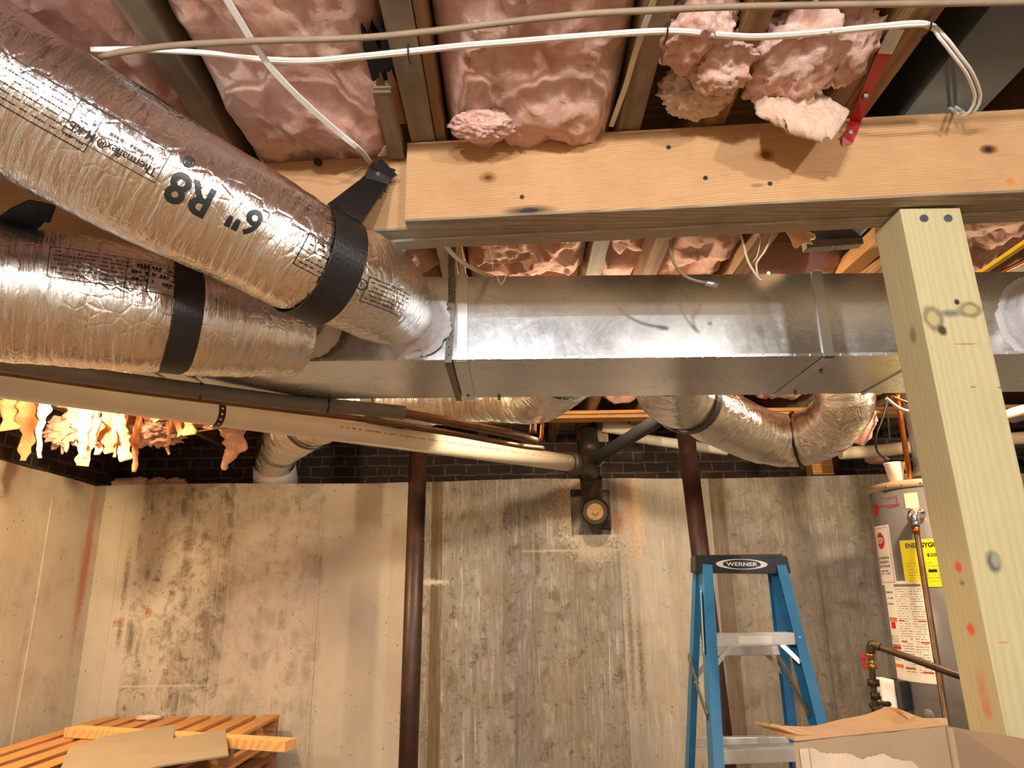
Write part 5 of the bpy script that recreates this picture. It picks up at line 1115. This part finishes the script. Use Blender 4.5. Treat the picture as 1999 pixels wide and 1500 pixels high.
# relief valve, discharge pipe
va, vz = hfind(1790, 1007); vb = hs_(va, vz); vn = (hs_(va, vz, 1)-vb).normalized()
bm = NB(); lathe(bm, vb-vn*0.002, vn, [(0, .034), (.006, .032), (.012, .018), (.03, .016), (.032, .020), (.055, .020), (.058, .012), (.06, .0)], 28); rv = obj('relief_valve', bm, M_SHINY, wh)
vp = vb+vn*0.045
bm = NB(); cyl(bm, vp, vp-Vector((0, 0, 0.045)), 0.014, n=20); cyl(bm, vp-Vector((0, 0, 0.03)), vp-Vector((0, 0, 0.05)), 0.017, n=8); obj('valve_outlet', bm, M_ZINC, rv)
dp1 = PY(1846, 1400, 2.80); bm = NB(); tube(bm, [vp-Vector((0, 0, 0.04)), vp-Vector((0, 0, 0.12)), dp1, dp1+(dp1-vp)*0.6], 0.0115, 16); obj('discharge_pipe', bm, M_COPDULL, rv)
bm = NB(); lathe(bm, vp-Vector((0, 0, .048)), (0, 0, -1), [(0, .012), (.001, .015), (.028, .015), (.029, .012)], 16); obj('pipe_coupling', bm, M_COPPER, rv)
# gas control
ga, gz = hfind(1757, 1358); gb_ = hs_(ga, gz); gn = (hs_(ga, gz, 1)-gb_).normalized()
bm = NB(); X_ = Vector((0, 0, 1)).cross(gn).normalized(); M_ = basis(X_, Vector((0, 0, 1)), gn, gb_)
box(bm, (-0.045, -0.05, 0.0), (0.065, 0.06, 0.04), 0.006, M_); gk = obj('gas_control_back', bm, M_BLACK, wh)
bm = NB(); box(bm, (-0.065, -0.058, 0.04), (0.03, 0.062, 0.095), 0.008, M_); gw = obj('gas_control_cover', bm, M_CUP, wh)
bm = NB()
for (x0_, y0_, x1_, y1_) in ((-0.045, 0.015, 0.015, 0.018), (-0.05, 0.005, 0.01, 0.008), (0.0, -0.03, 0.018, 0.0), (-0.03, -0.05, 0.005, -0.045)): box(bm, (x0_, y0_, 0.095), (x1_, y1_, 0.0958), 0, M_)
obj('control_marks', bm, M_LGREY, gw)
bm = NB(); box(bm, (-0.05, 0.025, 0.095), (0.01, 0.05, 0.0958), 0, M_); obj('control_sticker', bm, plain('pink_sticker', srgb(222, 170, 150), 0.6), gw)
bm = NB(); q = M_ @ Vector((-0.05, -0.045, 0.095)); cyl(bm, q, q+gn*0.02, 0.010, n=16); obj('control_knob', bm, M_BLACK, gw)
q = hs_(hfind(1812, 1400)[0], hfind(1812, 1400)[1]); qn = (q-HCc(q.z)).normalized(); bm = NB(); lathe(bm, q-qn*0.003, qn, [(0, .026), (.006, .025), (.01, .018), (.012, 0)], 24); obj('drain_plate', bm, M_GREY, wh)
# gas piping
gq = P(1703, 1262, 2.62); gp_ = thing('gas_pipe', 'dark gas pipe with a red valve lever running in front of the water heater', 'pipe', P(1707, 1400, 2.62))
bm = NB(); tube(bm, [P(1990, 1352, 2.35), P(1880, 1322, 2.42), P(1790, 1290, 2.52), P(1715, 1263, 2.62)], 0.0125, 16); tube(bm, [P(1718, 1264, 2.615), P(1702, 1259, 2.635), P(1700, 1275, 2.635)], 0.0155, 16, 0.006); tube(bm, [P(1700, 1270, 2.635), P(1702, 1300, 2.635), P(1711, 1420, 2.60), P(1716, 1500, 2.58)], 0.011, 16); obj('pipe_run', bm, plain('dark_gas_pipe', srgb(84, 66, 50), 0.45, 0.6, 0.3), gp_)
bm = NB(); q = P(1701, 1290, 2.635); lathe(bm, q+Vector((0, 0, .03)), (0, 0, -1), [(0, .013), (.002, .017), (.018, .018), (.02, .014), (.04, .014), (.042, .018), (.058, .018), (.06, .012)], 20); gv = obj('valve_body', bm, M_BRASS, gp_)
bm = NB(); bar(bm, q+Vector((-0.012, -0.012, 0.012)), q+Vector((-0.042, -0.014, 0.010)), 0.012, 0.006, bev=0.001); bar(bm, q+Vector((-0.034, -0.014, 0.026)), q+Vector((-0.036, -0.014, -0.028)), 0.014, 0.006, Vector((0, 1, 0)), 0.002); obj('valve_lever', bm, M_REDM, gp_)
bm = NB(); q = P(1705, 1333, 2.63)
for h0, r_ in ((0, .022), (-.045, .018), (-.09, .021)): lathe(bm, q+Vector((0, 0, h0+.012)), (0, 0, -1), [(0, .013), (.001, r_), (.024, r_), (.025, .013)], 8)
cyl(bm, P(1711, 1375, 2.62), P(1735, 1375, 2.72), 0.010, n=14); obj('pipe_fittings', bm, M_IRON, gp_)
# paper cup on the heater
bm = NB(); rp = o_+Vector((-0.185, -0.075, 0)); lathe(bm, rp+Vector((0, 0, 0.001)), (0, 0, 1), [(0, .026), (.080, .040), (.082, .042), (.085, .042), (.086, .039), (.083, .038), (.004, .025)], 40)
cp_ = tag(obj('paper_cup', bm, M_CUP), 'white paper cup standing on top of the water heater', 'cup')
bm = NB(); box(bm, rp+Vector((0.030, -0.026, 0.055)), rp+Vector((0.033, -0.018, 0.075)), 0.001); obj('cup_mark', bm, plain('cup_mark', srgb(190, 120, 110), 0.6), cp_)
# ---------------------------------------------------------------- pallets
def pal_board(): return wood('pallet_wood', srgb(178, 122, 74), srgb(214, 160, 104), 'Y', 26, 0.25, srgb(120, 86, 56))
M_PAL = pal_board(); M_PAL2 = wood('pallet_wood_dark', srgb(110, 76, 50), srgb(150, 108, 72), 'Y', 26, 0.4, srgb(70, 54, 40)); M_STR = wood('pallet_stringer', srgb(140, 98, 62), srgb(176, 130, 86), 'X', 26, 0.3, srgb(90, 66, 46))
PLx0, PLx1 = -2.08, -1.195; PY0, PY1 = 2.70, 3.90
def pallet(z0, lab, m, dx=0.0, seed=0, full=True):
    r = thing('pallet', lab, 'pallet', Vector(((PLx0+PLx1)/2+dx, (PY0+PY1)/2, z0)), 'stacked wooden pallets'); rnd = random.Random(seed)
    for y in (PY0+0.0, (PY0+PY1)/2-0.02, PY1-0.04):
        bm = NB(); box(bm, (PLx0+dx, y, z0+0.016), (PLx1+dx, y+0.04, z0+0.104), 0.002); obj('stringer', bm, M_STR, r)
    n = 8; w_ = 0.078
    for k in range(n):
        x = PLx0+dx + (PLx1-PLx0-w_)*k/(n-1); ww = w_*rnd.uniform(0.92, 1.06)
        bm = NB(); box(bm, (x, PY0-0.005, z0+0.105), (x+ww, PY1+0.005, z0+0.121), 0.002); obj('deck_board', bm, m, r)
    for k in range(4):
        x = PLx0+dx + (PLx1-PLx0-w_)*k/3; bm = NB(); box(bm, (x, PY0, z0), (x+w_, PY1, z0+0.015), 0.002); obj('bottom_board', bm, m, r)
PT_ = H-0.575
words = ['bottom', 'second from the floor', 'third from the floor', 'fourth from the floor', 'fifth from the floor', 'sixth from the floor']
nP = 8; z = 0.0
for k in range(nP-1):
    z = (PT_-0.121-0.10)/(nP-1)*k if False else k*0.1215
zt = PT_-0.1215; nlow = int(zt/0.1215)
for k in range(nlow):
    pallet(k*0.1215, 'dark wooden pallet lower in the stack by the left wall, %s' % (words[k] if k < nlow-1 else 'just under the top one'), M_PAL2, 0.05 if k % 2 else 0.0, k)
gap = zt - nlow*0.1215
bm = NB()
for x in (PLx0+0.02, PLx1-0.10):
    for y in (PY0+0.02, PY1-0.12): box(bm, (x, y, nlow*0.1215+0.0005), (x+0.08, y+0.08, zt-0.0005), 0.001)
tag(obj('spacer_blocks', bm, M_STR), 'wood spacer blocks between the top pallet and the stack', 'wood block', None)
pallet(zt, 'light wooden pallet on top of the stack by the left wall', M_PAL, 0.0, 99)
M_2X4 = wood('new_lumber', srgb(214, 156, 96), srgb(236, 190, 130), 'X', 24, 0.05)
a_ = PZ(140, 1428, PT_+0.021); b_ = PZ(568, 1455, PT_+0.021)
bm = NB(); bar(bm, a_, b_, 0.075, 0.038, Vector((0, 0, 1)), 0.002); tag(obj('lumber_offcut', bm, M_2X4), 'fresh orange-toned lumber length lying across the top pallet and past its edge', 'lumber')
bm = NB(); zz = PT_+0.046; pts = [(118, 1502), (135, 1460), (205, 1438), (335, 1415), (342, 1420), (338, 1442), (440, 1424), (446, 1474), (330, 1492), (230, 1512), (150, 1540), (60, 1560), (50, 1530)]
TP = [PZ(x, y, zz) for x, y in pts]
for i, v in enumerate(TP): pass
A = [bm.verts.new(v) for v in TP]; B = [bm.verts.new(v-Vector((0, 0, 0.006))) for v in TP]
bm.faces.new(A); bm.faces.new(B[::-1])
for k in range(len(A)): bm.faces.new((A[k], B[k], B[(k+1) % len(A)], A[(k+1) % len(A)]))
tag(obj('plywood_scrap', bm, plain('grey_scrap', srgb(150, 140, 122), 0.8, 0, 0.08, 6, 0.15, 60)), 'thin grey jagged panel offcut lying over the lumber on the top pallet', 'board')
p = PZ(288, 1402, PT_+0.010); lump('insulation_tuft', p, (0.055, 0.03, 0.012), 'small pink fibreglass scrap lying at the back of the top pallet', M_INS3, 120, 0.4, sub=4)
# ---------------------------------------------------------------- cardboard box
BZ = H-0.195
A_ = PZ(1552, 1449, BZ); B_ = PZ(1852, 1418, BZ); ux = (B_-A_); W_ = ux.length; ux.normalize(); uy = Vector((ux.y, -ux.x, 0)); D_ = 0.42
cbx = thing('cardboard_box', 'open brown cardboard box at bottom right with a torn flap folded out', 'box', (A_+B_)/2+uy*D_/2-Vector((0, 0, BZ)))
def wall(p, q, nm='side_panel'):
    bm = NB(); n_ = Vector((0, 0, 1)).cross((q-p).normalized())*0.0025; nn = 24; bot_ = 0.003
    T_ = []; 
    for k in range(nn+1):
        c_ = p.lerp(q, k/nn); w0 = 0.002*noise.noise(Vector((k*0.3, p.x*9, 1)))
        T_.append([bm.verts.new(c_+n_+Vector((0, 0, w0))), bm.verts.new(c_-n_+Vector((0, 0, w0))), bm.verts.new(Vector((c_.x, c_.y, bot_))-n_), bm.verts.new(Vector((c_.x, c_.y, bot_))+n_)])
    for X0, X1 in zip(T_, T_[1:]):
        for k in range(4): bm.faces.new((X0[k], X0[(k+1) % 4], X1[(k+1) % 4], X1[k]))
    bm.faces.new(T_[0][::-1]); bm.faces.new(T_[-1]); return obj(nm, bm, M_CARDG, cbx)
C_ = B_+uy*D_; D2 = A_+Vector((-0.33, -0.94, 0))*0.36
C_.z = B_.z; e_ = 0.003
wall(A_, B_); wall(B_+uy*e_+ux*0.0, C_); wall(A_+Vector((-0.001, -0.004, 0)), D2)
low = 0.25
bm = NB(); p0, p1 = D2+ux*e_, C_-ux*e_
for v in ((p0, p1),):
    bm.free(); bm = NB(); bar(bm, Vector((D2.x, D2.y-0.004, (BZ-low)/2)), Vector((C_.x, C_.y-0.004, (BZ-low)/2)), 0.005, BZ-low-0.004)
obj('front_panel', bm, M_CARDG, cbx)
bm = NB(); M_ = basis(ux, -uy, Vector((0, 0, -1)), Vector((A_.x, A_.y, 0.003))); V = [A_, B_, C_, D2]; f1 = [bm.verts.new((v.x, v.y, 0.0)) for v in V]; f2 = [bm.verts.new((v.x, v.y, 0.003)) for v in V]; bm.faces.new(f1); bm.faces.new(f2)
for k in range(4): bm.faces.new((f1[k], f1[(k+1) % 4], f2[(k+1) % 4], f2[k]))
obj('bottom_panel', bm, M_CARDG, cbx)
# vertical corner crease strips
bm = NB(); cyl(bm, B_+uy*0.006-ux*0.006, Vector((B_.x, B_.y, 0.01))+uy*0.006-ux*0.006, 0.005, n=10); obj('corner_crease', bm, M_CARDG, cbx)
bm = NB(); bar(bm, A_+uy*0.004+ux*0.010-Vector((0, 0, 0.008)), Vector((A_.x, A_.y, 0.05))+uy*0.004+ux*0.010, 0.016, 0.001, uy); obj('corner_crease', bm, M_CARDT, cbx)['label'] = 'pale worn corner fold'
# torn facing layer on the inside wall
bm = NB(); rnd = random.Random(3); n = 60; up_, lo_ = [], []
ed = [(0.06, 0.006), (0.10, 0.009), (0.12, 0.014), (0.30, 0.018), (0.36, 0.027), (0.50, 0.022), (0.58, 0.032), (0.68, 0.036), (0.76, 0.055), (0.86, 0.12), (0.9, 0.2)]
def edz(t_):
    for (a0_, z0_), (a1_, z1_) in zip(ed, ed[1:]):
        if a0_ <= t_ <= a1_: return z0_+(z1_-z0_)*(t_-a0_)/(a1_-a0_)
    return 0.2
for k in range(n+1):
    t_ = 0.06+0.84*k/n; c_ = A_+ux*W_*t_+uy*0.0036; dz_ = edz(t_)+0.002*rnd.random(); up_.append(bm.verts.new(c_-Vector((0, 0, dz_))+uy*0.0025)); lo_.append(bm.verts.new(c_-Vector((0, 0, 0.5))))
for k in range(n): bm.faces.new((up_[k], lo_[k], lo_[k+1], up_[k+1]))
o = obj('torn_facing', bm, M_CARDT, cbx); o['label'] = 'paler torn paper layer with ragged edge'; md = o.modifiers.new('s', 'SOLIDIFY'); md.thickness = 0.0015
# folded-out flap
bm = NB(); n = 50; rows = []
outp = [(1472, 1411), (1500, 1416), (1545, 1421), (1590, 1420), (1640, 1408), (1690, 1398), (1730, 1384), (1757, 1388), (1766, 1397), (1785, 1409), (1850, 1414)]
OP = [PZ(x, y, BZ+0.004+0.012*math.sin(i*1.1)*(1 if 0 < i < 9 else 0)) for i, (x, y) in enumerate(outp)]
OP = [v if i in (0,) else v for i, v in enumerate(OP)]; oc = smooth_path(OP, 0.002); m_ = 12; G = []
for k in range(n+1):
    o1 = oc[min(len(oc)-1, int(k/n*(len(oc)-1)))]; i1 = A_.lerp(B_, k/n)+Vector((0, 0, 0.003))
    jag = 0.003*noise.noise(Vector((k*0.9, 2, 7))); G.append([i1.lerp(o1, j/m_)+Vector((0, 0, 0.012*math.sin(math.pi*j/m_)*noise.noise(Vector((k*0.07, 1, 1)))))+(o1-i1).normalized()*(jag*j/m_) for j in range(m_+1)])
T1 = [[bm.verts.new(v+Vector((0, 0, 0.002))) for v in r_] for r_ in G]; T2 = [[bm.verts.new(v-Vector((0, 0, 0.002))) for v in r_] for r_ in G]
for k in range(n):
    for j in range(m_):
        for T_ in (T1, T2): f = bm.faces.new((T_[k][j], T_[k+1][j], T_[k+1][j+1], T_[k][j+1])); f.smooth = True
for k in range(n): bm.faces.new((T1[k][0], T1[k+1][0], T2[k+1][0], T2[k][0])); bm.faces.new((T1[k][m_], T1[k+1][m_], T2[k+1][m_], T2[k][m_]))
for j in range(m_): bm.faces.new((T1[0][j], T1[0][j+1], T2[0][j+1], T2[0][j])); bm.faces.new((T1[n][j], T1[n][j+1], T2[n][j+1], T2[n][j]))
o = obj('flap', bm, M_CARD, cbx); o['label'] = 'torn tan flap folded outward'
